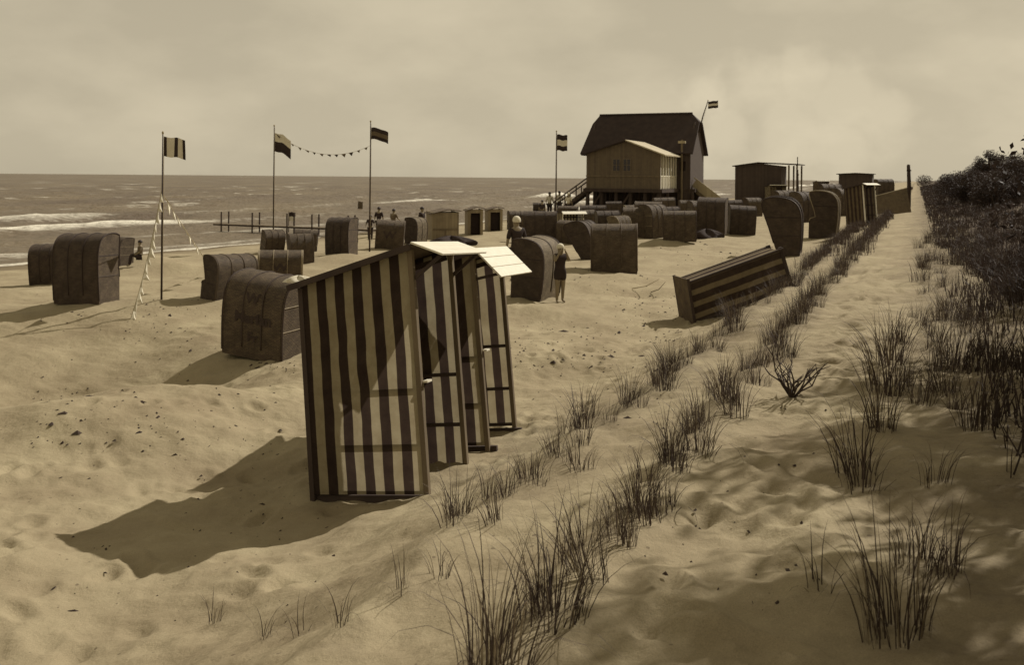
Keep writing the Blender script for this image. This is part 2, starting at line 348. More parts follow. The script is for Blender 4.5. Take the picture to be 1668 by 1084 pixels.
# ------------------------------------------------------------------ terrain
def hsh(ix, iy, seed):
    n = (ix.astype(np.int64) * 374761393 + iy.astype(np.int64) * 668265263 + seed * 974711) & 0x7fffffff
    n = ((n ^ (n >> 13)) * 1274126177) & 0x7fffffff
    return ((n ^ (n >> 16)) & 0xffff) / 65535.0
def vnoise(x, y, seed=0):
    ix, iy = np.floor(x), np.floor(y); fx, fy = x - ix, y - iy
    fx = fx * fx * fx * (fx * (fx * 6 - 15) + 10); fy = fy * fy * fy * (fy * (fy * 6 - 15) + 10)
    a, b = hsh(ix, iy, seed), hsh(ix + 1, iy, seed); c, d = hsh(ix, iy + 1, seed), hsh(ix + 1, iy + 1, seed)
    return (a + (b - a) * fx) * (1 - fy) + (c + (d - c) * fx) * fy - 0.5
def fbm(x, y, oct=4, seed=0, gain=0.5):
    s = 0; a = 1.0
    for k in range(oct):
        s = s + a * vnoise(x * 2 ** k + 13.7 * k, y * 2 ** k - 7.1 * k, seed + k); a *= gain
    return s
UX, UY = 0.403, 0.915                       # unit vector along the shore (v: perpendicular, seaward)
def uv_of(x, y): return UX * x + UY * y, -UY * x + UX * y
def xy_of(u, v): return UX * u - UY * v, UY * u + UX * v
_pv = np.arange(-80, 140, 0.02)
_pz = np.interp(_pv, [-80, -30, -14, -8, -5, -3.2, -2, -1.0, 0, 0.8, 1.45, 1.9, 2.45, 3.1, 3.75, 4.4, 5.2, 6.5, 8.5, 20, 26, 31, 40, 70, 140],
                [3.2, 3.2, 3.0, 2.6, 2.1, 1.75, 1.45, 1.2, 1.1, 1.04, 0.93, 0.80, 0.66, 0.28, 0.02, -0.09, -0.13, -0.1, 0, 0, -0.25, -0.66, -1.2, -2.6, -4])
_k = np.exp(-(np.arange(-40, 41) * 0.02 / 0.16) ** 2); _k /= _k.sum()
_pz = np.convolve(np.pad(_pz, 40, 'edge'), _k, 'valid')
def ray(px, py):
    dx, dy = px - CX, py - CY
    a = dx * math.cos(ROLL) + dy * math.sin(ROLL); b = -dx * math.sin(ROLL) + dy * math.cos(ROLL)
    return a / F, b / F
def flat(px, py, z=0.0):
    a, b = ray(px, py); Y = (CH - z) / b
    return a * Y, Y
# mounds and hollows dug into the beach: photograph position, radius across / along view, height
_mounds = []
for px, py, rx, ry, h in [(150, 592, 2.7, 2.0, -0.95), (20, 560, 2.5, 2.2, -0.35), (330, 560, 1.2, 1.4, .16), (300, 505, 2.6, 1.2, 0.26), (260, 660, 2.4, .6, 0.26), (90, 700, 2.2, .6, 0.26), (430, 615, 1.2, .5, .14), (900, 585, .9, .5, .16), (960, 560, 1.0, .6, .12), (930, 610, .7, .4, -.1), (120, 515, 2.0, 1.0, 0.10),
                          (420, 590, 1.3, 0.7, 0.16), (880, 512, 1.1, 0.6, 0.18), (860, 498, 1.5, 1.0, 0.12), (980, 470, 1.6, 0.7, -0.22), (1020, 452, 1.3, 0.6, 0.20),
                          (1100, 432, 2.2, 1.1, -0.18), (1075, 400, 1.4, 0.9, 0.26), (1010, 500, 2.2, 1.2, 0.08), (240, 432, 1.3, 0.7, 0.32), (290, 440, 1.8, 0.7, 0.25),
                          (560, 430, 2.5, 1.2, 0.3), (640, 420, 2.5, 1.2, 0.2), (900, 540, 1.0, 0.8, 0.12), (150, 700, 2.4, 0.9, 0.10), (330, 640, 1.4, 0.9, 0.12), (700, 400, 2.0, 1.2, 0.15), (600, 905, 0.9, 0.6, 0.05), (350, 800, 1.2, 0.8, -0.05)]:
    x, y = flat(px, py); _mounds.append((x, y, rx, ry, h))
_feet = []
for i in range(620):
    if i < 150: u, v = rng.uniform(2, 22), rng.normal(0.72, 0.22)
    else: u, v = rng.uniform(3, 24), 3.3 + 9 * rng.random() ** 1.4
    x, y = xy_of(u, v); _feet.append((x, y, rng.uniform(0.05, 0.09), rng.uniform(0.10, 0.15), rng.uniform(-0.5, 1.2), rng.uniform(0.02, 0.045)))
def ground(x, y, detail=True):
    x = np.asarray(x, float); y = np.asarray(y, float)
    u, v = uv_of(x, y); r = np.hypot(x, y)
    near = np.exp(-np.maximum(v - 6, 0) / 6)
    wob = 0.28 * vnoise(u * 0.35, u * 0 + 3.3, 5) + 0.12 * vnoise(u * 1.1, v * 0.5, 9)
    z = np.interp(v + wob * near, _pv, _pz)
    z = z + 0.07 * np.exp(-((v - 1.40) / 0.20) ** 2) * (1 + vnoise(u * 1.7, v, 3)) + 0.08 * np.exp(-((v - 2.40) / 0.24) ** 2) * (1 + vnoise(u * 1.5, v, 4))
    land = np.clip((34 - v) / 8, 0, 1)
    z = z + land * (0.16 * fbm(x * 0.33, y * 0.33, 3, 20) * np.clip((v - 3) / 3, 0.25, 1) + 0.09 * fbm(x * 1.1, y * 1.1, 3, 30))
    for mx, my, rx, ry, h in _mounds:
        z = z + h * np.exp(-((x - mx) / rx) ** 2 - ((y - my) / ry) ** 2)
    fade = np.clip(1.5 - r / 40, 0, 1)
    z = z + land * fade * (0.034 * fbm(x * 4.2, y * 4.2, 3, 40) + 0.010 * fbm(x * 13, y * 13, 2, 50))
    if detail:
        for mx, my, ra, rb, an, h in _feet:
            k = np.nonzero((np.abs(x - mx) < 0.5) & (np.abs(y - my) < 0.5))
            if len(k[0]) == 0: continue
            dx, dy = x[k] - mx, y[k] - my
            a = dx * math.cos(an) + dy * math.sin(an); b = -dx * math.sin(an) + dy * math.cos(an)
            q = (a / ra) ** 2 + (b / rb) ** 2
            z[k] += h * (-np.exp(-q) + 0.45 * np.exp(-((np.sqrt(q) - 1.5) / 0.5) ** 2))
    return z
def gz(x, y): return float(ground(np.array([x]), np.array([y]), False)[0])
_Ys = np.concatenate([np.arange(2.0, 30, 0.02), np.arange(30, 100, 0.1), np.arange(100, 400, 0.5)])
def G(px, py):
    """point of the ground seen at a photograph position"""
    a, b = ray(px, py)
    z = ground(a * _Ys, _Ys, False); hit = np.nonzero(CH - b * _Ys <= z)[0]
    Y = _Ys[hit[0]] if len(hit) else 150.0
    return Vector((a * Y, Y, gz(a * Y, Y)))
def at(px, py, Y):
    a, b = ray(px, py); return Vector((a * Y, Y, CH - b * Y))

def axis_nodes(lo, hi, a, b, step, g_lo, g_hi):
    n = list(np.arange(a, b, step)); s = step; t = n[-1]
    while t < hi: s *= g_hi; t += s; n.append(t)
    s = step; t = n[0]
    while t > lo: s *= g_lo; t -= s; n.insert(0, t)
    return np.array(n)
def grid_mesh(name, us, vs_, zf):
    U, V = np.meshgrid(us, vs_); X, Y = xy_of(U, V); X = X.ravel(); Y = Y.ravel()
    Z = zf(X, Y)
    nu, nv = len(us), len(vs_)
    i = np.arange(nu - 1)[None, :] + nu * np.arange(nv - 1)[:, None]; i = i.ravel()
    fa = np.stack([i, i + nu, i + nu + 1, i + 1], 1)[:, ::-1]
    me = bpy.data.meshes.new(name)
    me.vertices.add(len(X)); me.vertices.foreach_set('co', np.stack([X, Y, Z], 1).ravel().astype(np.float32))
    me.loops.add(fa.size); me.loops.foreach_set('vertex_index', fa.ravel().astype(np.int32))
    me.polygons.add(len(fa)); me.polygons.foreach_set('loop_start', (np.arange(len(fa)) * 4).astype(np.int32))
    me.update(calc_edges=True); me.validate()
    me.polygons.foreach_set('use_smooth', [True] * len(me.polygons))
    # keep faces pointing up
    if me.polygons[len(me.polygons) // 2].normal.z < 0: me.flip_normals()
    return me, X, Y, Z
def attr(me, name, val):
    a = me.attributes.new(name, 'FLOAT', 'POINT'); a.data.foreach_set('value', val.astype(np.float32))
us = axis_nodes(-60, 3500, 1.5, 13, 0.036, 1.12, 1.021)
vs_ = axis_nodes(-400, 110, -1.6, 8.5, 0.036, 1.06, 1.035)
me, X, Y, Z = grid_mesh('beach_sand', us, vs_, ground)
u_, v_ = uv_of(X, Y)
lit = np.clip((-0.55 - v_ + 0.5 * fbm(u_ * 0.4, v_ * 0.8, 3, 60)) / 0.9, 0, 1) * np.clip((u_ - 5) / 6, 0.1, 1)
lit = np.maximum(lit, 0.44 * np.clip((0.75 - v_ + 0.5 * fbm(u_ * 0.5, v_ * 0.9, 3, 66)) / 1.1, 0, 1))
lit = np.maximum(lit, 0.42 * np.exp(-((v_ - 2.35) / 0.35) ** 2) * np.clip((u_ + 1) / 12, 0, 1))
lit = np.maximum(lit, 0.42 * np.exp(-((v_ - 1.4) / 0.25) ** 2) * np.clip((u_ + 1) / 12, 0, 1))
attr(me, 'litter', lit); attr(me, 'wet', np.clip((v_ - 25.5) / 4, 0, 1))
tag(link('beach_sand', me, None, M['sand']), kind='structure')

def sea_z(x, y):
    u, v = uv_of(x, y)
    f = np.clip(1.3 - v / 500, 0.05, 1)
    sh = np.clip((v - 29) / 12, 0.05, 1)
    ph = 2.5 * fbm(u * 0.035, v * 0.035, 3, 70)
    z = 0.10 * np.sin(v * 0.95 + ph * 2) + 0.07 * np.sin(v * 0.55 + u * 0.22 + ph * 3) + 0.22 * fbm(u * 0.28, v * 0.55, 3, 75)
    z = z * f * sh
    for vb, am, wd, sd in BREAK:
        c = vb + 4.0 * vnoise(u * 0.02, u * 0, sd) + 1.6 * vnoise(u * 0.09, u * 0, sd + 1)
        g = np.clip(0.45 + 1.9 * vnoise(u * 0.045, u * 0, sd + 2), 0, 1)
        z = z + am * g * np.exp(-((v - c) / wd) ** 2)
    return z - 0.58
BREAK = [(61, 0.75, 1.3, 80), (50, 0.35, 1.0, 90), (40, 0.22, 0.9, 95), (34, 0.10, 0.8, 100)]
us = axis_nodes(-4000, 14000, -10, 150, 0.45, 1.12, 1.04)
vs_ = axis_nodes(22, 16000, 26, 95, 0.33, 1.3, 1.035)
me, X, Y, Z = grid_mesh('sea', us, vs_, sea_z)
u_, v_ = uv_of(X, Y)
foam = np.zeros_like(X)
for vb, am, wd, sd in BREAK:
    c = vb + 4.0 * vnoise(u_ * 0.02, u_ * 0, sd) + 1.6 * vnoise(u_ * 0.09, u_ * 0, sd + 1)
    g = np.clip(0.45 + 1.9 * vnoise(u_ * 0.045, u_ * 0, sd + 2), 0, 1)
    d = v_ - c
    foam = np.maximum(foam, (0.25 + 0.95 * g) * np.exp(-np.where(d < 0, -d / (1.9 * wd), d / (0.6 * wd)) ** 1.5 if False else -np.abs(np.where(d < 0, d / (1.8 * wd), d / (0.7 * wd))) ** 1.5) * (1 if am > 0.3 else 0.55))
foam = np.maximum(foam, 0.75 * np.exp(-((v_ - 30.2 - 1.2 * vnoise(u_ * 0.12, u_ * 0, 120)) / 0.5) ** 2))
foam = np.maximum(foam, 0.62 * np.clip(fbm(u_ * 0.09, v_ * 0.2, 5, 130, .65) * 3.2 - 1.25, 0, 1) * np.clip((v_ - 40) / 60, 0.2, 1))
attr(me, 'foam', np.clip(foam, 0, 1))
tag(link('sea', me, None, M['sea']), kind='structure')

# ------------------------------------------------------------------ beach house on stilts
A_SH = -math.atan2(UX, UY)                       # local y along the shore away from the camera, local x landward
def beach_house():
    Yh = 75.0
    k = Yh / F                                   # metres per photograph pixel there
    p = at(955, 306, Yh)
    root = empty('beach_house', (p.x, p.y, gz(p.x, p.y)), A_SH)
    zb = gz(p.x, p.y)
    def zz(py): return at(1030, py, Yh + 2).z - zb
    zf = zz(307); ze = zz(252); za = zz(233)
    wA, dA = 6.15, 5.4                           # annex
    mw, md, mx0 = 9.9, 5.2, -2.3                 # main block
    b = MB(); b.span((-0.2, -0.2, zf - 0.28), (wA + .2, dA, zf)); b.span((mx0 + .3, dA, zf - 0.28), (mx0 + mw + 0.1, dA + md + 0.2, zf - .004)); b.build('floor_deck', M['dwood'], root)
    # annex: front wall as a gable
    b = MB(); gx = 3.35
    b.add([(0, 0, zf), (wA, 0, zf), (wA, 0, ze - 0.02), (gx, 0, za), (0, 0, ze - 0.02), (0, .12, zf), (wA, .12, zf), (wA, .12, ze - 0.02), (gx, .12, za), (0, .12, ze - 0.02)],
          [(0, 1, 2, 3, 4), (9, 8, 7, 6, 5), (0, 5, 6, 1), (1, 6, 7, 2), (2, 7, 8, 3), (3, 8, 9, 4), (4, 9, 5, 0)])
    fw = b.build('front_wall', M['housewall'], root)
    b = MB(); b.span((-0.02, -0.05, zf + 0.95), (wA + 0.02, -0.003, zf + 1.07)); b.build('rail_board', M['wood'], fw)
    for cx in (2.55, 3.42):
        b = MB(); b.span((cx - .33, -0.035, zf + 1.38), (cx + .33, -0.004, zf + 2.42)); wn = b.build('window', M['wood'], root)
        for sx in (-1, 1):
            for sz in (0, 1):
                g = MB(); g.span((cx + sx * .15 - .12, -0.045, zf + 1.44 + sz * .48), (cx + sx * .15 + .12, -0.037, zf + 1.88 + sz * .48)); g.build('pane', M['glass'], wn)
    b = MB(); b.span((0, .12, zf), (.12, dA, ze)); b.build('side_wall', M['housewall'], root)
    # veranda side on the landward flank: rail, uprights, dark opening behind
    b = MB(); b.span((wA - .75, .14, zf), (wA - .68, dA, ze + .1)); b.build('veranda_wall', M['lwood'], root)
    for i in range(7):
        y = .18 + i * (dA - .3) / 6
        b = MB(); b.span((wA - .12, y - .06, zf), (wA, y + .06, ze - .02)); b.build('veranda_post', M['white'], root)
    b = MB(); b.span((wA - .1, .12, zf + .98), (wA - .02, dA, zf + 1.08)); rl = b.build('veranda_rail', M['white'], root)
    for i in range(16):
        y = .35 + i * (dA - .5) / 15
        b = MB(); b.span((wA - .08, y - .07, zf + .05), (wA - .04, y + .07, zf + .98)); b.build('baluster', M['white'], rl)
    # annex roof: two slopes, the landward one painted pale as if sunlit
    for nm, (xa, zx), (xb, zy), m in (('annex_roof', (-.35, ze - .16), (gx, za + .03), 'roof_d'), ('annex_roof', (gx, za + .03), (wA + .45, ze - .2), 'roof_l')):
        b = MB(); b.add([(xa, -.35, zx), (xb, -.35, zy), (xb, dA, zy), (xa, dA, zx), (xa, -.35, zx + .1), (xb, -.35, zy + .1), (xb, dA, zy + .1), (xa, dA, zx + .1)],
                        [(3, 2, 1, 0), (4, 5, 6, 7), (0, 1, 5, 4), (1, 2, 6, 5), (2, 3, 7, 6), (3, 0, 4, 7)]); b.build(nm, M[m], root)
    # main block
    zr = zz(181); zmid = zz(196); zme = zz(249)
    y0, y1 = dA, dA + md; x0, x1 = mx0, mx0 + mw
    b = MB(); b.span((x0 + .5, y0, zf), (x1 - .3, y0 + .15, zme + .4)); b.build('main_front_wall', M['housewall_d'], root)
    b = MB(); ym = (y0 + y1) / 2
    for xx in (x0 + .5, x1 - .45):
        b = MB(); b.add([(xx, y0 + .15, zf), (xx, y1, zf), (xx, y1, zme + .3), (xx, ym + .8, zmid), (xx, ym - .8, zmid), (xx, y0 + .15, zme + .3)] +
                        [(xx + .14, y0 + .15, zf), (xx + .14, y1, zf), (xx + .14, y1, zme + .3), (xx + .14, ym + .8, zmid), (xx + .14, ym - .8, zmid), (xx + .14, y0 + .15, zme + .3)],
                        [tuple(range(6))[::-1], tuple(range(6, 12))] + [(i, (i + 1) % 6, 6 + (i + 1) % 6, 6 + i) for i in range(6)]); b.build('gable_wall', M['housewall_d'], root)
    # half-hipped roof: long slopes from the ridge, small hips cut at both ends
    hx = 0.75
    def roof_slab(pts, name):
        n = len(pts); nrm = (Vector(pts[1]) - Vector(pts[0])).cross(Vector(pts[2]) - Vector(pts[0])).normalized() * 0.14
        if nrm.z > 0: nrm = -nrm
        b = MB(); lo = [tuple(Vector(p) + nrm) for p in pts]
        b.add(list(pts) + lo, [tuple(range(n)), tuple(range(n, 2 * n))[::-1]] + [(i, n + i, n + (i + 1) % n, (i + 1) % n) for i in range(n)]); return b.build(name, M['roof_d'], root)
    tz = 0.32; sl = (zr - zme) / (md / 2 + .5); yk = ym - (zr - zmid) / sl; yk2 = ym + (zr - zmid) / sl
    rf = roof_slab([(x0, y0 - .5, zme), (x1, y0 - .5, zme), (x1, yk, zmid), (x1 - hx, ym, zr), (x0 + hx, ym, zr), (x0 + tz, yk, zmid)], 'roof')
    roof_slab([(x1, y1 + .5, zme), (x0, y1 + .5, zme), (x0 + tz, yk2, zmid), (x0 + hx, ym, zr), (x1 - hx, ym, zr), (x1, yk2, zmid)], 'roof')
    roof_slab([(x1, yk, zmid), (x1, yk2, zmid), (x1 - hx, ym, zr)], 'hip'); roof_slab([(x0 + tz, yk2, zmid), (x0 + tz, yk, zmid), (x0 + hx, ym, zr)], 'hip')
    b = MB(); b.tube([(x0 + hx, ym, zr + .05), (x1 - hx, ym, zr + .05)], .09, 6); b.build('ridge_cap', M['roof_d'], rf)
    b = MB(); b.span((x1 - 1.2, y0 - .02, zf + 1.5), (x1 - .7, y0 - .004, zf + 2.3)); b.build('window', M['glass'], root)
    # brick stove pipe and lamp post by the landward corner
    b = MB(); b.tube([(x1 - .95, y0 - .35, -.3), (x1 - .95, y0 - .35, zz(227))], .09, 8); b.build('drain_pipe', M['wood'], root)
    b = MB(); b.span((x1 - 1.25, y0 - .5, zz(233)), (x1 - .65, y0 - .2, zz(229))); b.build('lamp_bracket', M['lwood'], root)
    # stilts
    for iy, yy in enumerate((0.15, 2.6, 5.2, 7.2, 8.9, dA + md - .2)):
        n = 6 if iy < 2 else 9
        wmax = wA if iy < 2 else mx0 + mw; wmin = 0 if iy < 2 else mx0 + .5
        for i in range(n):
            xx = wmin + .1 + (wmax - wmin - .2) * i / (n - 1)
            b = MB(); b.tube([(xx + random.uniform(-.05, .05), yy, -.6), (xx, yy, zf - .28)], .15, 7); b.build('stilt', M['dwood'], root)
    for xa, xb in ((.1, 1.3), (2.5, 3.7), (4.9, 6.1)):
        b = MB(); b.bar((xa, .02, .1), (xb, .02, zf - .3), .06, .14); b.build('brace', M['dwood'], root)
    for xa, xb, yy, zl in ((2.3, 3.9, 2.7, .5), (4.3, 5.95, 2.7, .35), (.5, 1.9, 5.3, .2), (3.0, 7.4, 5.4, .3), (-1.6, 7.3, 9.0, .4)):
        b = MB(); b.span((xa, yy, zl), (xb, yy + .06, zf - .28)); b.build('shade_panel', M['housewall_d'], root)  # dark panels added to stand in for the shade under the house
    # seaward stair
    st = MB(); st.bar((0, .55, zf - .1), (-2.9, .55, .1), .08, .3); st.bar((0, 1.75, zf - .1), (-2.9, 1.75, .1), .08, .3); sr = st.build('stair', M['dwood'], root)
    for i in range(10):
        t = (i + .5) / 10
        b = MB(); b.span((-2.9 * t - .17, .5, zf - .02 - (zf - .1) * t), (-2.9 * t + .17, 1.8, zf + .03 - (zf - .1) * t)); b.build('step', M['wood'], sr)
    for yy in (.5, 1.8):
        b = MB(); b.bar((0.05, yy, zf + .95), (-3.1, yy, 1.0), .07, .1)
        for t in (0.35, .68, .98): b.span((-3.0 * t - .04, yy - .04, zf - (zf - .1) * t), (-3.0 * t + .04, yy + .04, zf + .95 - (zf - .1) * t))
        b.build('handrail', M['dwood'], sr)
    # landward stair, seen beyond the corner
    sx = x1 - .2
    st = MB(); st.bar((sx, y0 + 1, zf - .1), (sx + 2.6, y0 + 1, .3), .08, .3); st.bar((sx, y0 + 2.2, zf - .1), (sx + 2.6, y0 + 2.2, .3), .08, .3); sr = st.build('stair', M['wood'], root)
    for i in range(9):
        t = (i + .5) / 9
        b = MB(); b.span((sx + 2.6 * t - .17, y0 + .95, zf - (zf - .3) * t), (sx + 2.6 * t + .17, y0 + 2.25, zf + .05 - (zf - .3) * t)); b.build('step', M['wood'], sr)
    b = MB(); b.bar((sx, y0 + .95, zf + .95), (sx + 2.7, y0 + .95, 1.2), .07, .1); b.bar((sx, y0 + .95, zf + .5), (sx + 2.7, y0 + .95, .75), .05, .7); b.build('handrail', M['lwood'], sr)
    tag(root, 'large dark-roofed boarded beach house raised on stilts with low gabled annex and outside stairs', 'beach house')
    return root, x1, ym, zmid, Yh
house, hx1, hym, hzm, hY = beach_house()

# ------------------------------------------------------------------ sheds and cabins in the distance
def shed(px0, px1, base_py, top_py, Y, label, m_wall='housewall_d', m_roof='roof_d', yaw=A_SH, depth=4.0, veranda=False, pitch=0.35, on_ground=True):
    a = at(px0, base_py, Y); b_ = at(px1, base_py, Y)
    x, y = a.x, a.y; zb = gz((a.x + b_.x) / 2, Y + depth / 2) - 0.05
    if not on_ground: zb = a.z
    wd = (b_.x - a.x) / max(0.5, math.cos(yaw)) * 0.97
    root = empty('wooden_shed', (x, y, zb), yaw)
    h = at((px0 + px1) / 2, top_py, Y).z - zb; he = h - pitch
    wv = wd * 0.74 if veranda else wd
    b = MB(); b.add([(0, 0, 0), (wv, 0, 0), (wv, 0, he), (wv * .5, 0, he + pitch * .8), (0, 0, he - .02), (0, depth, 0), (wv, depth, 0), (wv, depth, he), (wv * .5, depth, he + pitch * .8), (0, depth, he - .02)],
                    [(0, 1, 2, 3, 4), (9, 8, 7, 6, 5), (0, 5, 6, 1), (1, 6, 7, 2), (2, 7, 8, 3), (3, 8, 9, 4), (4, 9, 5, 0)]); b.build('wall', M[m_wall], root)
    xc = wv * .5
    for (xa, za_), (xb, zb2) in (((-.25, he - .08), (xc, h - .06)), ((xc, h - .06), (wd + .2, he - .06 if not veranda else h - .25))):
        b = MB(); b.add([(xa, -.3, za_), (xb, -.3, zb2), (xb, depth + .3, zb2), (xa, depth + .3, za_), (xa, -.3, za_ + .09), (xb, -.3, zb2 + .09), (xb, depth + .3, zb2 + .09), (xa, depth + .3, za_ + .09)],
                        [(3, 2, 1, 0), (4, 5, 6, 7), (0, 1, 5, 4), (1, 2, 6, 5), (2, 3, 7, 6), (3, 0, 4, 7)]); b.build('roof', M[m_roof], root)
    if veranda:
        for xx in (wv + (wd - wv) * .45, wd - .1):
            for yy in (0.0, depth):
                b = MB(); b.span((xx - .08, yy - .08, 0), (xx + .08, yy + .08, h - .28)); b.build('veranda_post', M['wood'], root)
        b = MB(); b.span((wv + .05, -.04, 0), (wd - .2, .04, 1.3)); b.build('veranda_parapet', M['dwood'], root)
        b = MB(); b.tube([(wd - .05, -.1, h - .3), (wd - .05, -.1, h + .55)], .05, 6); b.build('roof_pole', M['dwood'], root)
    else:
        b = MB(); b.span((wv * .55, -.05, 0.02), (wv * .55 + min(.8, wv * .35), -.004, min(1.9, he - .2))); d = b.build('door', M['dwood'], root)
        b = MB(); b.span((wv * .55 + .05, -.08, .9), (wv * .55 + .09, -.05, 1.0)); b.build('handle', M['cane'], d)
    tag(root, label, 'shed'); return root
shed(1197, 1290, 330, 265, 95, 'dark low shed with open veranda posts at its landward end behind the baskets', veranda=True)
shed(1366, 1414, 318, 282, 105, 'small dark flat-roofed shed behind the white-trimmed bathing hut', pitch=0.1)

def cabin(px0, px1, base_py, top_py, label, yaw=0.0, open_front=True, m='cabin', depth=1.2, mr='felt'):
    p = G((px0 + px1) / 2, base_py); Y = p.y; k = Y / F
    wd = (px1 - px0) * k / max(.6, math.cos(yaw)) * (0.98 if yaw == 0 else 0.75); h = (base_py - top_py) * k
    root = empty('bathing_cabin', (p.x, p.y, p.z - .04), yaw); x0, x1 = -wd / 2, wd / 2
    for nm, lo, hi in (('side_wall', (x0, 0, 0), (x0 + .04, depth, h * .93)), ('side_wall', (x1 - .04, 0, 0), (x1, depth, h * .93)), ('back_wall', (x0 + .04, depth - .04, 0), (x1 - .04, depth, h * .9))):
        b = MB(); b.span(lo, hi); b.build(nm, M[m], root)
    if open_front:
        for xx in (x0 + .06, x1 - .06):
            b = MB(); b.span((xx - .07, -.04, 0), (xx + .07, -.003, h * .93)); b.build('front_post', M[m], root)
        b = MB(); b.span((x0 + .14, .25, 0.05), (x1 - .14, .29, h * .88)); b.build('interior_shade', M['cloth_d'], root)  # dark sheet standing in for the shaded interior
        b = MB(); b.span((x0 + .13, -.035, h * .80), (x1 - .13, -.006, h * .93)); b.build('lintel', M[m], root)
    else:
        b = MB(); b.span((x0 + .04, 0.002, 0), (x1 - .04, .04, h * .92)); fw = b.build('front_wall', M[m], root)
        b = MB(); b.span((x0 + .04, -.03, h * .36), (x1 - .04, -.002, h * .40)); b.build('batten', M['wood'], fw)
        b = MB(); b.span((-.03, -.03, 0), (.03, -.004, h * .35)); b.build('batten', M['wood'], fw)
    b = MB(); xr = x0 + wd * .6
    for (xa, za), (xb, zb) in (((x0 - .08, h * .86), (xr, h * 1.0)), ((xr, h * 1.0), (x1 + .08, h * .96))):
        b = MB(); b.add([(xa, -.1, za), (xb, -.1, zb), (xb, depth + .1, zb), (xa, depth + .1, za), (xa, -.1, za + .035), (xb, -.1, zb + .035), (xb, depth + .1, zb + .035), (xa, depth + .1, za + .035)],
                        [(3, 2, 1, 0), (4, 5, 6, 7), (0, 1, 5, 4), (1, 2, 6, 5), (2, 3, 7, 6), (3, 0, 4, 7)]); b.build('roof', M[mr], root)
    tag(root, label, 'bathing cabin', 'bathing cabins'); return root
cabin(697, 754, 392, 341, 'closed boarded bathing cabin with dark ridged roof beside two open cabins', yaw=math.radians(14), open_front=False, depth=1.7)
cabin(758, 790, 383, 337, 'open-fronted bathing cabin next to the closed boarded cabin', yaw=math.radians(10))
cabin(791, 822, 377, 337, 'open-fronted bathing cabin at the seaward end beside another open one', yaw=math.radians(10))

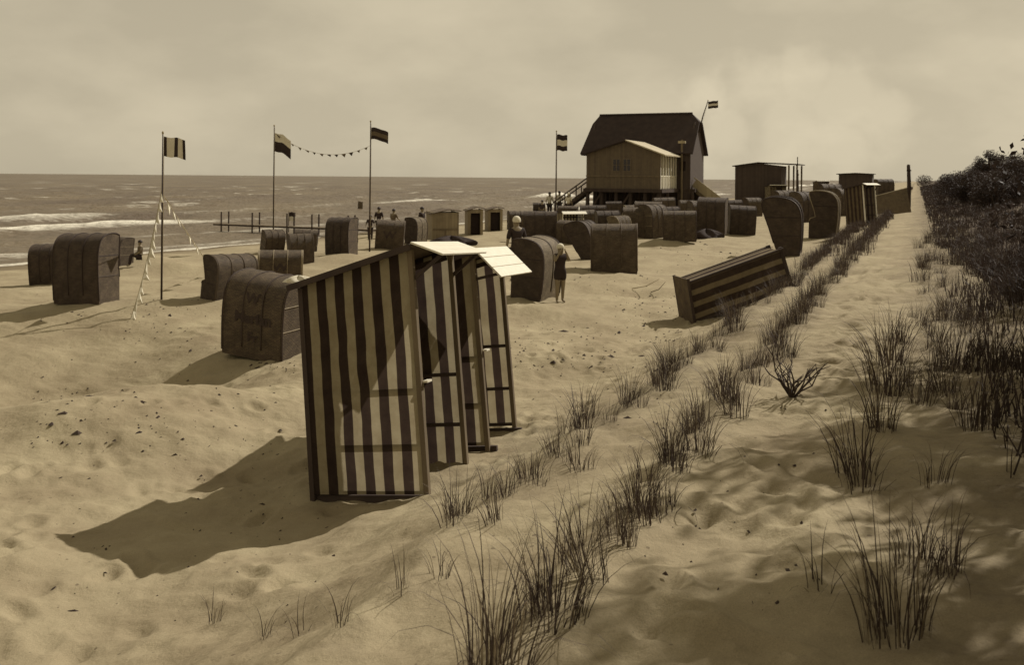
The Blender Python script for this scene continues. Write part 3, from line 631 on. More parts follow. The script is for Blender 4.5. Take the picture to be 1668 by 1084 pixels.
# ------------------------------------------------------------------ striped beach huts
def hut(name, M4, D, W, Hf, Hb, stripe, label, lean_parts=True, awn=(0.30, 0.13), posts='wood', group=None, white_post=False, boards=3, seat=True, awn_mat='white'):
    """local x: back to front (open), y: near to far side, z up"""
    root = empty(name); root.matrix_world = M4
    top = lambda x: Hb + (Hf - Hb) * x / D
    sd = random.randint(0, 999)
    for k, yy in enumerate((0.0, W)):
        def fn(s, t, yy=yy):
            x = .02 + s * (D - .04); z = .05 + t * (top(x) - .07)
            e = math.sin(math.pi * s) * math.sin(math.pi * t) * (1 - math.exp(-((z - .95) / .16) ** 2)) * (1 - math.exp(-((z - .47) / .16) ** 2))
            return (x, yy + (0.020 * e * math.sin(s * 9 + sd + t * 3) + .012 * e * math.sin(t * 17 + s * 5) + .006 * e * math.sin(t * 41 - s * 23)) * (1 if k == 0 else -1), z)
        b = MB(); b.grid(fn, 26, 34, lambda s, t: (.02 + s * (D - .04), .05 + t * (top(s * D) - .07)))
        wl = b.build('side_wall', M[stripe], root, True)
        sg = 1 if k == 0 else -1
        for z in (.07, .47, .95):
            b = MB(); b.span((.05, yy + sg * .004, z - .017), (D - .05, yy + sg * .028, z + .017)); b.build('rail', M['dwood'], wl, bevel=.003)
        b = MB(); b.bar((.06, yy + sg * .045, top(.06) - .09), (D - .06, yy + sg * .045, top(D - .06) - .09), .035, .05); b.build('rail', M['dwood'], wl)
        b = MB(); b.span((-.02, yy + sg * .028, -.05), (D + .07, yy + sg * .075, .035)); b.build('sill', M['dwood'], wl, bevel=.004)
    b = MB(); b.grid(lambda s, t: (.015 + .01 * math.sin(s * 11) * math.sin(t * 3), .02 + s * (W - .04), .05 + t * (Hb - .07)), 20, 24, lambda s, t: (s * W, t * Hb)); bwl = b.build('back_wall', M[stripe], root, True)
    b = MB(); b.span((.03, .06, .92), (.06, W - .06, .98)); b.build('rail', M['dwood'], bwl)
    for xx, hh in ((.025, Hb), (D - .02, Hf)):
        for yy in (.02, W - .02):
            b = MB(); b.span((xx - .024, yy - .028, -.06), (xx + .024, yy + .026, hh - .02)); b.build('post', M['white'] if (white_post and xx > .1) else M[posts if xx > .1 else 'dwood'], root, bevel=.004)
    ov = .055; tk = .022
    ang = math.atan2(Hf - Hb, D)
    b = MB(); xa, xb = -.07, D + .02
    pts = [(xa, top(xa) + .004), (xb, top(xb) + .004), (xb, top(xb) + .004 + tk), (xa, top(xa) + .004 + tk)]
    b.add([(x, -ov, z) for x, z in pts] + [(x, W + ov, z) for x, z in pts], [(3, 2, 1, 0), (4, 5, 6, 7), (0, 1, 5, 4), (1, 2, 6, 5), (2, 3, 7, 6), (3, 0, 4, 7)])
    rf = b.build('roof', M['felt'], root, bevel=.004)
    for yy in (-ov - .012, W + ov + .012):
        b = MB(); b.bar((xa, yy, top(xa) + .002), (xb, yy, top(xb) + .002), .022, .055); b.build('barge_board', M['dwood'], rf)
    b = MB()
    ax, az = D + .024, top(D) + .034
    for i in range(boards):
        t0, t1 = i / boards, (i + 1) / boards - .012
        p0 = Vector((ax + awn[0] * t0, 0, az - awn[1] * t0)); p1 = Vector((ax + awn[0] * t1, 0, az - awn[1] * t1))
        up = Vector((awn[1], 0, awn[0])).normalized() * .018
        b = MB(); q = [p0, p1, p1 + up, p0 + up]
        b.add([(p.x, -ov - .02, p.z) for p in q] + [(p.x, W + ov + .02, p.z) for p in q], [(3, 2, 1, 0), (4, 5, 6, 7), (0, 1, 5, 4), (1, 2, 6, 5), (2, 3, 7, 6), (3, 0, 4, 7)])
        b.build('awning_board', M[awn_mat], root, bevel=.003)
    for yy in (.03, W - .03):
        b = MB(); b.bar((D - .01, yy, Hf - .28), (ax + awn[0] * .8, yy, az - awn[1] * .8 - .02), .03, .03); b.build('awning_bracket', M['dwood'], root)
    if seat:
        b = MB(); b.span((D + .004, .03, 1.0), (D + .05, .13, 1.018)); b.build('sunlit_peg', M['white'], root)  # white piece standing in for a sunlit bit of rail
    tag(root, label, 'beach hut', group); return root
def frame(origin, xd, tilt, roll=0.0):
    """xd: horizontal direction of local x, tilt: rise of local x"""
    x = Vector((xd[0] * math.cos(tilt), xd[1] * math.cos(tilt), math.sin(tilt))); y = Vector((-xd[1], xd[0], 0)); z = x.cross(y)
    Mx = Matrix((x, y, z)).transposed().to_4x4()
    return Matrix.Translation(origin) @ Mx @ Matrix.Rotation(roll, 4, 'X')
XD = (0.951, -0.309)
def hut_at(px, py, D, tilt, z=0.0, xd=XD, roll=0.0):
    """origin so that the near front foot stands at a photograph position at height z"""
    x, y = flat(px, py, z)
    Mx = frame((0, 0, 0), xd, tilt, roll); o = Vector((x, y, z)) - (Mx @ Vector((D, 0, 0)))
    return Matrix.Translation(o) @ Mx
hut('striped_beach_hut', hut_at(699, 816, 1.17, math.radians(6.5), 0.0, XD, math.radians(-3.5)), 1.17, .97, 2.19, 1.93, 'stripe',
    'striped canvas beach hut leaning back, showing its whole side wall, long shadow on sand', group='leaning striped beach huts')
hut('striped_beach_hut', hut_at(797, 734, 1.17, math.radians(6.5), 0.0, (0.958, -0.287), math.radians(-3)), 1.17, 1.0, 2.03, 1.78, 'stripe',
    'striped canvas beach hut mostly hidden behind another, only open front and tilted white awning showing', awn=(.28, .32), group='leaning striped beach huts')
# fallen hut on the dune foot
pl = G(1131, 525); pr = at(1290, 466, pl.y + .42)
zd = (pl - pr).normalized(); xd = Vector((0.0, 0.0, -1)); yd = zd.cross(xd).normalized(); xd = yd.cross(zd).normalized()
Mx = Matrix((xd, yd, zd)).transposed().to_4x4()
hut('fallen_beach_hut', Matrix.Translation(pr - xd * .80 - yd * .62) @ Mx, .84, .62, (pl - pr).length + .02, (pl - pr).length - .1, 'stripe_fallen',
    'overturned striped beach hut lying on its back against the grassy dune foot', awn=(.10, .05), boards=1, posts='dwood', seat=False, awn_mat='dwood')
p = G(915, 386)
Mh = frame((p.x - .3, p.y, p.z - .02), (math.cos(math.radians(-68)), math.sin(math.radians(-68))), 0)
hut('small_striped_hut', Mh, .8, 1.12, 1.22, 1.18, 'stripe_small', 'small upright striped hut with white awning and white corner post beside the flagpole', awn=(.18, .12), white_post=True, boards=1, seat=False)
def far_hut(px, py, h_px, w_px, yawd, tiltd, label, stripe='stripe_far', **kw):
    p = G(px, py); k = p.y / F; h = h_px * k; wd = w_px * k
    a = math.radians(yawd)
    Mh = frame((0, 0, 0), (math.cos(a), math.sin(a)), math.radians(tiltd)); o = Vector((p.x, p.y, p.z - .05)) - Mh @ Vector((.5, .45, 0))
    return hut('striped_beach_hut', Matrix.Translation(o) @ Mh, 1.0, wd, h, h * .93, stripe, label, boards=1, seat=False, **kw)
far_hut(1403, 366, 66, 36, -52, 5, 'dark striped hut with bright white awning and white corner post leaning beside the path', white_post=True, awn=(.22, .1))
far_hut(1256, 338, 37, 30, -75, 0, 'small pale striped hut with white roof edge in front of the dark shed', stripe='stripe_small', awn=(.15, .05))
far_hut(1332, 326, 31, 22, -75, 0, 'distant hut with thin white roof edge behind the tall dark baskets', awn=(.15, .05))
# canvas lean-to at the far end of the path
p = G(1452, 347); k = p.y / F
root = empty('canvas_lean_to', (p.x, p.y, p.z - .05), math.radians(4)); wd = 62 * k; hh = 42 * k
b = MB(); b.grid(lambda s, t: (-wd / 2 + s * wd, -.25 + .6 * t + .04 * math.sin(s * 7), t * hh * (.62 + .38 * s)), 14, 8); b.build('canvas', M['cloth_m'], root, True)
for xx, z in ((-wd / 2, .62), (0, .81), (wd / 2, 1.0)):
    b = MB(); b.tube([(xx, .38, -.1), (xx, .38, hh * z)], .035, 6); b.build('pole', M['dwood'], root)
b = MB(); b.tube([(-wd / 2, .36, hh * .62), (wd / 2, .36, hh)], .03, 6); b.build('ridge_pole', M['lwood'], root)
tag(root, 'grey canvas lean-to with sloping pale ridge pole beside the tall post on the path', 'shelter')

# ------------------------------------------------------------------ wicker beach baskets
BK = [(.36, 0), (.39, .3), (.415, .6), (.42, .9), (.405, 1.1), (.365, 1.24), (.29, 1.355), (.18, 1.435), (.04, 1.48), (-.13, 1.50), (-.31, 1.49), (-.44, 1.455)]
FR2 = [(-.45, 1.38), (-.42, 1.05), (-.40, .75), (-.43, .66), (-.44, .54), (-.44, 0)]
FR3 = [(-.50, 1.34), (-.46, 1.15), (-.34, .8), (-.22, .4), (-.10, 0)]
FR = [(-.46, 1.37), (-.38, 1.12), (-.29, .86), (-.25, .68), (-.40, .62), (-.44, .54), (-.44, 0)]
def smooth_path(P, n):
    out = []; 
    for i in range(len(P) - 1):
        p0, p1, p2, p3 = P[max(i - 1, 0)], P[i], P[i + 1], P[min(i + 2, len(P) - 1)]
        for j in range(n):
            t = j / n
            out.append(tuple(.5 * (2 * p1[k] + (p2[k] - p0[k]) * t + (2 * p0[k] - 5 * p1[k] + 4 * p2[k] - p3[k]) * t * t + (3 * p1[k] - p0[k] - 3 * p2[k] + p3[k]) * t ** 3) for k in (0, 1)))
    out.append(tuple(P[-1])); return out
BKS = smooth_path(BK, 3)
def back_y(z):
    pts = [p for p in BKS if p[0] > .02]
    return float(np.interp(z, [p[1] for p in pts], [p[0] for p in pts]))
BW = 1.2
def basket_proto(wick, side, ribs, trim, FR=FR, cross='wick_d', lining='lining'):
    root = empty('beach_basket')
    L = [0.0]
    for a, b in zip(BKS, BKS[1:]): L.append(L[-1] + math.hypot(b[0] - a[0], b[1] - a[1]))
    n = len(BKS); b = MB(); hw = BW / 2 - .03
    inner = []
    for i, (y, z) in enumerate(BKS):
        a, c = BKS[max(i - 1, 0)], BKS[min(i + 1, n - 1)]; d = Vector((c[0] - a[0], c[1] - a[1])).normalized(); inner.append((y - d.y * .03, z + d.x * .03))
    nx = 10
    def surf(src):
        def fn(s, t):
            i = min(int(round(t * (n - 1))), n - 1); y, z = src[i]; x = -hw + 2 * hw * s
            return (x, y + .008 * math.sin(3 * math.pi * s + z * 2) * math.sin(math.pi * t), z)
        return fn
    b.grid(surf(BKS), nx, n - 1, lambda s, t: (-hw + 2 * hw * s, L[min(int(round(t * (n - 1))), n - 1)]))
    b.grid(surf(inner), nx, n - 1, lambda s, t: (-hw + 2 * hw * s, L[min(int(round(t * (n - 1))), n - 1)]), mi=1)
    (ya, za), (yb, zb) = BKS[-1], inner[-1]
    b.add([(-hw, ya, za), (hw, ya, za), (hw, yb, zb), (-hw, yb, zb)], [(0, 1, 2, 3)], None, 0)
    hood = b.build('back_and_hood', [M[wick], M[lining]], root, True)
    for i in range(ribs):
        x = -hw + 2 * hw * (i + (1 if ribs == 2 else 0)) / ((ribs - 1) if ribs != 2 else 3)
        b = MB(); b.tube([(x, y + .006, z + .006) for y, z in BKS[2:]], .012, 5); b.build('rib', M[trim], hood, True)
    out = BKS + FR; fz = [p[1] for p in FR][::-1]; fy = [p[0] for p in FR][::-1]
    for s in (-1, 1):
        b = MB(); x = s * (BW / 2 - .013); b.prism(out, x - .013, x + .013); sp = b.build('side_panel', M[side], root)
        b = MB(); x = s * BW / 2; b.tube([(x, y, z) for y, z in BKS[1:] + FR[:-1]], .015, 5); b.build('edge_trim', M[trim], sp, True)
        for z in (.58, 1.02):
            yf = float(np.interp(z, fz, fy))
            b = MB(); b.tube([(x, yf, z), (x, back_y(z), z)], .010, 5); b.build('cross_cane', M[cross], sp)
        b = MB(); b.span((s * (BW / 2 - .09) - .05, float(np.interp(.6, fz, fy)) + .02, .60), (s * (BW / 2 - .09) + .05, -.1, .64)); b.build('armrest', M[trim], root)
    ys = max(fy[0], fy[1] if fz[1] < .45 else fy[0]) + .01
    b = MB(); b.span((-hw, ys, .02), (hw, .2, .40)); b.build('seat_box', M[wick], root)
    b = MB(); b.span((-hw + .02, ys + .05, .403), (hw - .02, .3, .50)); b.build('seat_cushion', M[lining], root, bevel=.02)
    b = MB(); b.add([(-hw + .02, .10, .5), (hw - .02, .10, .5), (hw - .02, .30, 1.12), (-hw + .02, .30, 1.12), (-hw + .02, .24, .5), (hw - .02, .24, .5), (hw - .02, .37, 1.12), (-hw + .02, .37, 1.12)],
                    [(0, 1, 2, 3), (7, 6, 5, 4), (0, 4, 5, 1), (2, 6, 7, 3), (0, 3, 7, 4), (1, 5, 6, 2)]); b.build('back_cushion', M[lining], root)
    return root
M['wick_s'] = wicker('deep_brown_wicker', 0.115)  # a touch darker than the brown wicker
PROTO = {'dark': basket_proto('wick_d', 'wick_m', 2, 'wick_d', FR2), 'plain': basket_proto('wick_s', 'wick_m', 2, 'wick_s', FR2, 'cane'),
         'ribbed': basket_proto('wick_s', 'wick_d', 4, 'wick_l'), 'pale': basket_proto('wick_m', 'wick_l', 4, 'cane'),
         'edge': basket_proto('wick_l', 'wick_d', 3, 'wick_m', FR2), 'rim': basket_proto('wick_m', 'wick_d', 2, 'cane'), 'porter': basket_proto('wick_d', 'wick_d', 2, 'wick_d', FR3)}  # edge, rim: sunlight on the hood put into wicker paler than the sides
used = set(); TEXTS = []
def lettering(root, lines):
    for txt, size, z, dx in lines:
        cu = bpy.data.curves.new('t', 'FONT'); cu.body = txt; cu.size = size; cu.align_x = 'CENTER'; cu.offset = size * .035
        t = bpy.data.objects.new('t', cu); col.objects.link(t); bpy.context.view_layer.update()
        me = bpy.data.meshes.new_from_object(t.evaluated_get(bpy.context.evaluated_depsgraph_get())); bpy.data.objects.remove(t)
        bm = bmesh.new(); bm.from_mesh(me)
        bmesh.ops.subdivide_edges(bm, edges=[e for e in bm.edges if e.calc_length() > .05], cuts=2); bm.to_mesh(me); bm.free()
        for v in me.vertices:
            zz = z + v.co.y; v.co = (-(v.co.x + dx), back_y(zz) + .012, zz)
        me.materials.clear(); link('lettering', me, root, M['paint_d'])
def basket(px, py, h_px, yaw, kind, label, wx=1.0, tilt=0.0, roll=0.0, sink=0.05, text=None, dz=1.0, Y=None):
    p = G(px, py)
    if Y: q = at(px, py, Y); p = Vector((q.x, q.y, gz(q.x, q.y)))
    s = h_px * p.y / F / 1.5 * 1.02
    o = PROTO[kind] if kind not in used else copy_tree(PROTO[kind])
    used.add(kind)
    yr = math.radians(yaw); tilt += random.gauss(0, 2.0); roll += random.gauss(0, 1.6)
    # the given position is the nearest foot of the basket: shift its middle away from the camera
    off = .40 * s * abs(math.cos(yr)) + .6 * wx * s * abs(math.sin(yr)); p = p + Vector((p.x, p.y, 0)).normalized() * off * .9
    o.location = (p.x, p.y, gz(p.x, p.y) - sink)
    o.rotation_euler = (math.radians(tilt), math.radians(roll), yr); o.scale = (s * wx, s * dz, s)
    if text: TEXTS.append((o, text))
    tag(o, label, 'beach basket', 'wicker beach baskets'); return o
BASK = [
    # px, base, height, yaw, kind, label, options
    (82, 463, 66, 183, 'dark', 'squat dark wicker basket half hidden behind a taller one with a pale side', dict(wx=.95, text=[('W', .3, .95, 0)])),
    (140, 497, 113, 168, 'dark', 'tall dark wicker basket with sunlit side standing alone seaward of flagpole with barred flag', dict(wx=.92, dz=.85)),
    (197, 434, 46, 150, 'plain', 'small slatted wicker basket beside the seated person in a dark hat', dict(wx=.7)),
    (372, 488, 74, 232, 'ribbed', 'wide ribbed wicker basket with curved hood at the foot of the pennant line', dict(wx=1.3, tilt=-5, text=[('W', .36, .78, 0)])),
    (456, 466, 56, 193, 'pale', 'pale ribbed wicker basket with dark W on its back', dict(wx=1.55, tilt=-6, text=[('W', .42, .72, 0)])),
    (430, 592, 134, 157, 'plain', 'big wicker basket with dark lettering on its back beside the striped hut', dict(wx=1.12, text=[('W', .26, 1.02, -.02), ('Marian', .27, .66, .02), ('Fr', .24, .32, .02)], roll=-3)),
    (442, 416, 40, 215, 'plain', 'low wicker basket tipped back, hood open, beside the thin flagpole', dict(tilt=-14)),
    (497, 412, 38, 190, 'plain', 'dark low wicker basket at the water side of the tilted hooded one', dict(wx=1.2)),
    (490, 432, 50, 205, 'ribbed', 'dark wicker basket tilted forward with lit hood top above the pale one', dict(tilt=12, wx=.95)),
    (556, 413, 63, 164, 'dark', 'upright boxy dark wicker basket standing apart near the jetty', dict(wx=.8)),
    (634, 406, 48, 183, 'ribbed', 'brown wicker basket with dark W mark in front of the bathers', dict(wx=1.15, text=[('W', .5, .65, 0)])),
    (678, 400, 42, 242, 'edge', 'small wicker basket with sunlit-toned curved hood edge beside the closed cabin', dict(wx=.9)),
    (874, 492, 99, 243, 'edge', 'big wicker basket with bright curved hood edge beside the child in white cap', dict(wx=.95)),
    (880, 396, 50, 178, 'dark', 'broad dark wicker basket below the three-striped flag', dict(wx=1.3)),
    (962, 424, 68, 243, 'porter', 'dark wicker basket tipped forward, hood overhanging, beside a broad ribbed one', dict(tilt=16, wx=.8)),
    (1001, 445, 80, 172, 'ribbed', 'broad ribbed dark wicker basket standing behind a low sand wall', dict(wx=1.15)),
    (1040, 388, 50, 170, 'ribbed', 'wicker basket under the beach house front, rounded hood', dict(wx=1.2)),
    (1030, 360, 26, 190, 'pale', 'pale hooded wicker basket close to the house stilts', dict(wx=1.2)),
    (1107, 395, 50, 172, 'plain', 'dark wicker basket with a heap of clothes at its foot', dict(wx=1.3)),
    (1160, 382, 58, 158, 'dark', 'tall dark wicker basket below the landward house corner', dict(wx=.95)),
    (1207, 383, 48, 176, 'dark', 'dark wicker basket between the tall one and the open sand', dict(wx=1.05)),
    (1082, 352, 30, 185, 'plain', 'low brown wicker basket in shade beside the stilts', dict(wx=1.4)),
    (955, 372, 30, 200, 'plain', 'low wicker basket behind the tipped dark one', dict(wx=1.2)),
    (878, 350, 20, 180, 'dark', 'small far wicker basket at the foot of the house stairs', dict(wx=1.2)),
    (1278, 418, 100, 250, 'porter', 'tall dark wicker basket in profile, wide hood above narrow base, beside the fallen hut', dict(wx=.9)),
    (1278, 350, 40, 200, 'plain', 'wicker basket peering over the tall dark profile one', dict()),
    (1343, 388, 77, 247, 'rim', 'dark wicker basket in profile with bright thin hood rim', dict(wx=.95)),
    (1352, 340, 40, 190, 'plain', 'wicker basket between the thin post and the white-trimmed hut', dict()),
    (990, 386, 42, 188, 'dark', 'dark wicker basket seen between the broad ribbed one and the stilts', dict(wx=1.1)),
    (1055, 378, 48, 168, 'ribbed', 'ribbed wicker basket half covered by the squeezed brown one', dict(wx=1.1)),
    (1140, 372, 44, 195, 'plain', 'brown wicker basket behind the heap of clothes', dict(wx=1.0)),
    (925, 366, 30, 170, 'plain', 'brown wicker basket half behind the small striped hut', dict(wx=1.3)),
    (842, 374, 30, 195, 'plain', 'low brown wicker basket seaward of the broad dark one', dict(wx=1.2)),
    (925, 398, 40, 150, 'plain', 'brown wicker basket leaning behind the tipped dark one', dict(tilt=-10)),
    (1012, 392, 40, 225, 'pale', 'pale-lined wicker basket turned away behind the broad ribbed one', dict(tilt=8)),
    (1090, 372, 34, 190, 'dark', 'dark wicker basket between two brown ones before the stilts', dict(wx=1.2)),
    (1190, 362, 36, 175, 'dark', 'dark wicker basket under the landward stair', dict(wx=1.2)),
    (1226, 352, 30, 200, 'ribbed', 'ribbed wicker basket in front of the dark shed wall', dict(wx=1.1)),
    (1310, 362, 50, 210, 'dark', 'dark wicker basket between the two tall profile baskets', dict(wx=.9)),
    (1378, 352, 46, 200, 'plain', 'brown wicker basket beside the hut with white corner post', dict(wx=1.0)),
    (1066, 389, 56, 215, 'plain', 'wicker basket squeezed between the rounded one and the one with clothes', dict(wx=.8)),
    (966, 368, 34, 178, 'dark', 'wide dark wicker basket behind the small striped hut', dict(wx=1.5)),
    (1121, 356, 30, 182, 'ribbed', 'ribbed wicker basket in the house shade behind the one with clothes', dict(wx=1.2)),
    (1000, 352, 24, 175, 'dark', 'dark wicker basket among the stilts under the annex', dict(wx=1.3)),
    (1440, 318, 26, 190, 'dark', 'small dark wicker basket on the skyline above the lean-to', dict(wx=1.3)),
]
for px, py, h, yaw, kind, label, kw in BASK: basket(px, py, h, yaw, kind, label, **kw)
for o, text in TEXTS: lettering(o, text)

# ------------------------------------------------------------------ flags, poles, pennants
def flag_mesh(wd, ht, stripes, vertical, drop=0.25, amp=.06, ph=0.0):
    b = MB(); n = 18
    def fn(s, t):
        return (s * wd * .97, amp * wd * (.3 + s) * math.sin(7.5 * s + ph + t), -t * ht - drop * wd * s * s * .8 - .03 * ht * math.sin(9 * s + ph))
    k = len(stripes)
    if vertical:
        acc = 0
        for i, (fr, mi) in enumerate(stripes):
            b.grid(lambda s, t, a=acc, f=fr: fn(a + f * s, t), max(2, int(n * fr)), 8, None, mi); acc += fr
    else:
        acc = 0
        for i, (fr, mi) in enumerate(stripes):
            b.grid(lambda s, t, a=acc, f=fr: fn(s, a + f * t), n, max(2, int(10 * fr)), None, mi); acc += fr
    return b
def flagpole(px, top_py, base, label, flag, fpx=None, r=.035, name='flagpole', lean=0):
    x, y, z = base
    top = at(px, top_py, y); h = top.z - z + (.1 if lean else 0)
    root = empty(name, (x, y, z - .1))
    b = MB(); b.tube([(0, 0, 0), (lean * .4, 0, h * .5), (lean, 0, h + .1)], [r, r * .85, r * .5], 8); b.build('pole', M['dwood'], root, True)
    b = MB(); b.tube([(lean, 0, h + .10), (lean, 0, h + .12), (lean, 0, h + .15), (lean, 0, h + .17)], [r * .5, r, r, r * .3], 8); b.build('finial', M['lwood'], root, True)
    if flag:
        wd, ht, off, stripes, vert, drop, az = flag
        fm = flag_mesh(wd, ht, stripes, vert, drop, ph=random.uniform(0, 6)); f = fm.build('flag', [M['cloth_d'], M['cloth_w'], M['cloth_m']], root, True)
        f.location = (lean + .02, 0, h + .1 - off); f.rotation_euler = (0, 0, math.radians(az))
        b = MB(); b.tube([(lean + .03, -.02, h + .05), (lean * .3 + .03, -.02, .8)], .006, 4); b.build('halyard', M['lwood'], root)
    tag(root, label, 'flagpole', 'flagpoles on the beach'); return root
pb1 = G(263, 489); k1 = pb1.y / F
flagpole(261, 219, pb1, 'bare thin flagpole with white flag edged and barred dark and two pennant lines',
         (38 * k1, 32 * k1, .05, [(.14, 0), (.36, 1), (.2, 0), (.2, 1), (.10, 0)], True, .15, -8), r=.022)
pb2 = G(445, 412); k2 = pb2.y / F
flagpole(446, 206, pb2, 'thin flagpole with flag white above and dark below near the jetty', (28 * k2, 30 * k2, .25, [(.45, 1), (.55, 0)], False, .55, -10), r=.03)
pb3 = G(602, 410); k3 = pb3.y / F
flagpole(602, 199, pb3, 'flagpole with plain grey drooping flag behind the striped hut roof', (30 * k3, 19 * k3, .2, [(.35, 0), (.35, 2), (.3, 0)], False, .35, -6), r=.032)
pb4 = G(905, 392); k4 = pb4.y / F
flagpole(905, 215, pb4, 'flagpole with dark, white and dark striped flag beside the small striped hut', (18 * k4, 26 * k4, .12, [(.33, 0), (.37, 1), (.30, 0)], False, .1, -12), r=.035)
# flag on the gable of the house
g = house.matrix_world if False else Matrix.Translation(house.location) @ Matrix.Rotation(A_SH, 4, 'Z')
gp = g @ Vector((hx1 - .12, hym - .25, hzm - .75))
flagpole(1162, 166, (gp.x, gp.y, gp.z), 'slanting short flagpole with two-striped flag on the house gable', (.95, .62, .05, [(.36, 0), (.3, 1), (.34, 0)], False, -.15, 10), r=.06, lean=.75)
for px, py0, py1, flagw in ((470, 345, 378, 11), (583, 328, 352, 8)):
    p = G(px, py1 + 8); kk = p.y / F
    flagpole(px, py0, (p.x, p.y, p.z), 'short stick with small two-tone flag near the jetty' if px < 500 else 'short stick with small dark flag behind the boxy upright basket', (flagw * kk, 14 * kk, .02, [(.5, 0), (.5, 1)] if px < 500 else [(1, 2)], False, .1, -10), r=.03, name='flag_stick')
def pennants(p, q, n, sag, label, size, mats=('cloth_w',), reach=1.0):
    p, q = Vector(p), Vector(q); root = empty('pennant_line', (q.x, q.y, min(p.z, q.z)))
    o = Vector(root.location)
    def pt(t): return p.lerp(q, t) - Vector((0, 0, sag * 4 * t * (1 - t))) - o
    b = MB(); b.tube([pt(i / 24) for i in range(25)], .007, 4); b.build('cord', M['lwood'], root)
    d = (q - p); d.z = 0; d.normalize()
    for i in range(n):
        t = (i + .5) / n; c = pt(t); e = (pt(min(t + .02, 1)) - pt(max(t - .02, 0))).normalized(); s = size * random.uniform(.75, 1.15)
        tw = Vector((random.uniform(.1, .7), random.uniform(-.6, .2), -.8)).normalized() * s * .85
        side = e.cross(tw).normalized() * s * .12
        b = MB(); b.add([c - e * s * .55, c + e * s * .55, c + tw, c + tw * .45 + side], [(0, 1, 3), (1, 2, 3), (2, 0, 3)])
        b.build('pennant', M[random.choice(mats)], root)
    tag(root, label, 'pennant line', 'pennant lines'); return root
tp = at(263, 313, pb1.y)
e1 = G(213, 521); pennants(tp, (e1.x, e1.y, e1.z + .02), 16, .18, 'line of white pennants hanging steeply from the flagpole to the sand', .22)
e2 = G(352, 447); pennants(tp, (e2.x, e2.y, e2.z + .05), 15, .06, 'line of white pennants stretched from the flagpole down behind the ribbed basket', .25)
pennants(at(447, 216, pb2.y), at(602, 238, pb3.y), 13, .55, 'sagging line of dark pennants strung between two flagpoles', .15, ('cloth_d', 'cloth_m', 'cloth_d'))
for px, y0, y1 in ((1480, 268, 338), (1299, 276, 345)):
    p = G(px, y1); t = at(px, y0, p.y); hgt = t.z - p.z
    root = empty('wooden_post', (p.x, p.y, p.z - .15))
    b = MB(); b.tube([(0, 0, 0), (.02, 0, hgt * .6), (-.03, 0, hgt + .1), (-.03, 0, hgt + .16)], [.14, .13, .11, .05] if px > 1400 else [.10, .09, .08, .03], 8); b.build('shaft', M['dwood'], root, True)
    b = MB(); b.tube([(0, 0, hgt * .9), (0, 0, hgt * .93)], .15 if px > 1400 else .11, 8); b.build('iron_band', M['cloth_d'], root, True)
    tag(root, 'tall dark post standing where the dune path vanishes' if px > 1400 else 'dark pointed post between the beach baskets and the veranda shed', 'post')

# ------------------------------------------------------------------ jetty
ja, jb = at(352, 366, 55.5), at(612, 376, 50.0)
root = empty('bathing_jetty', (jb.x, jb.y, -.6)); o = Vector(root.location)
d = (jb - ja); ln = d.length; d.normalize(); sd = Vector((-d.y, d.x, 0))
for kk in range(2):
    b = MB(); b.bar(ja - o + sd * (.2 * (1 if kk else -1)), jb - o + sd * (.2 * (1 if kk else -1)), .07, .07); b.build('beam', M['dwood'], root)
for i in range(46):
    c = ja.lerp(jb, (i + .5) / 46) - o + Vector((0, 0, .055)); R = d.to_track_quat('X', 'Z').to_matrix()
    b = MB(); b.box(c, (ln / 46 - .02, .55, .03), R); b.build('plank', M['wood'], root)
for px in (368, 422, 480, 520, 576):
    t = (px - 352) / 260; c = ja.lerp(jb, t)
    for s in (-1, 1):
        q = c + sd * .3 * s
        b = MB(); b.tube([(q.x - o.x, q.y - o.y, -1.2), (q.x - o.x, q.y - o.y, c.z + .80 - o.z)], .045, 7); b.build('pile', M['dwood'], root)
tag(root, 'narrow wooden bathing jetty on paired piles reaching into the surf', 'jetty')

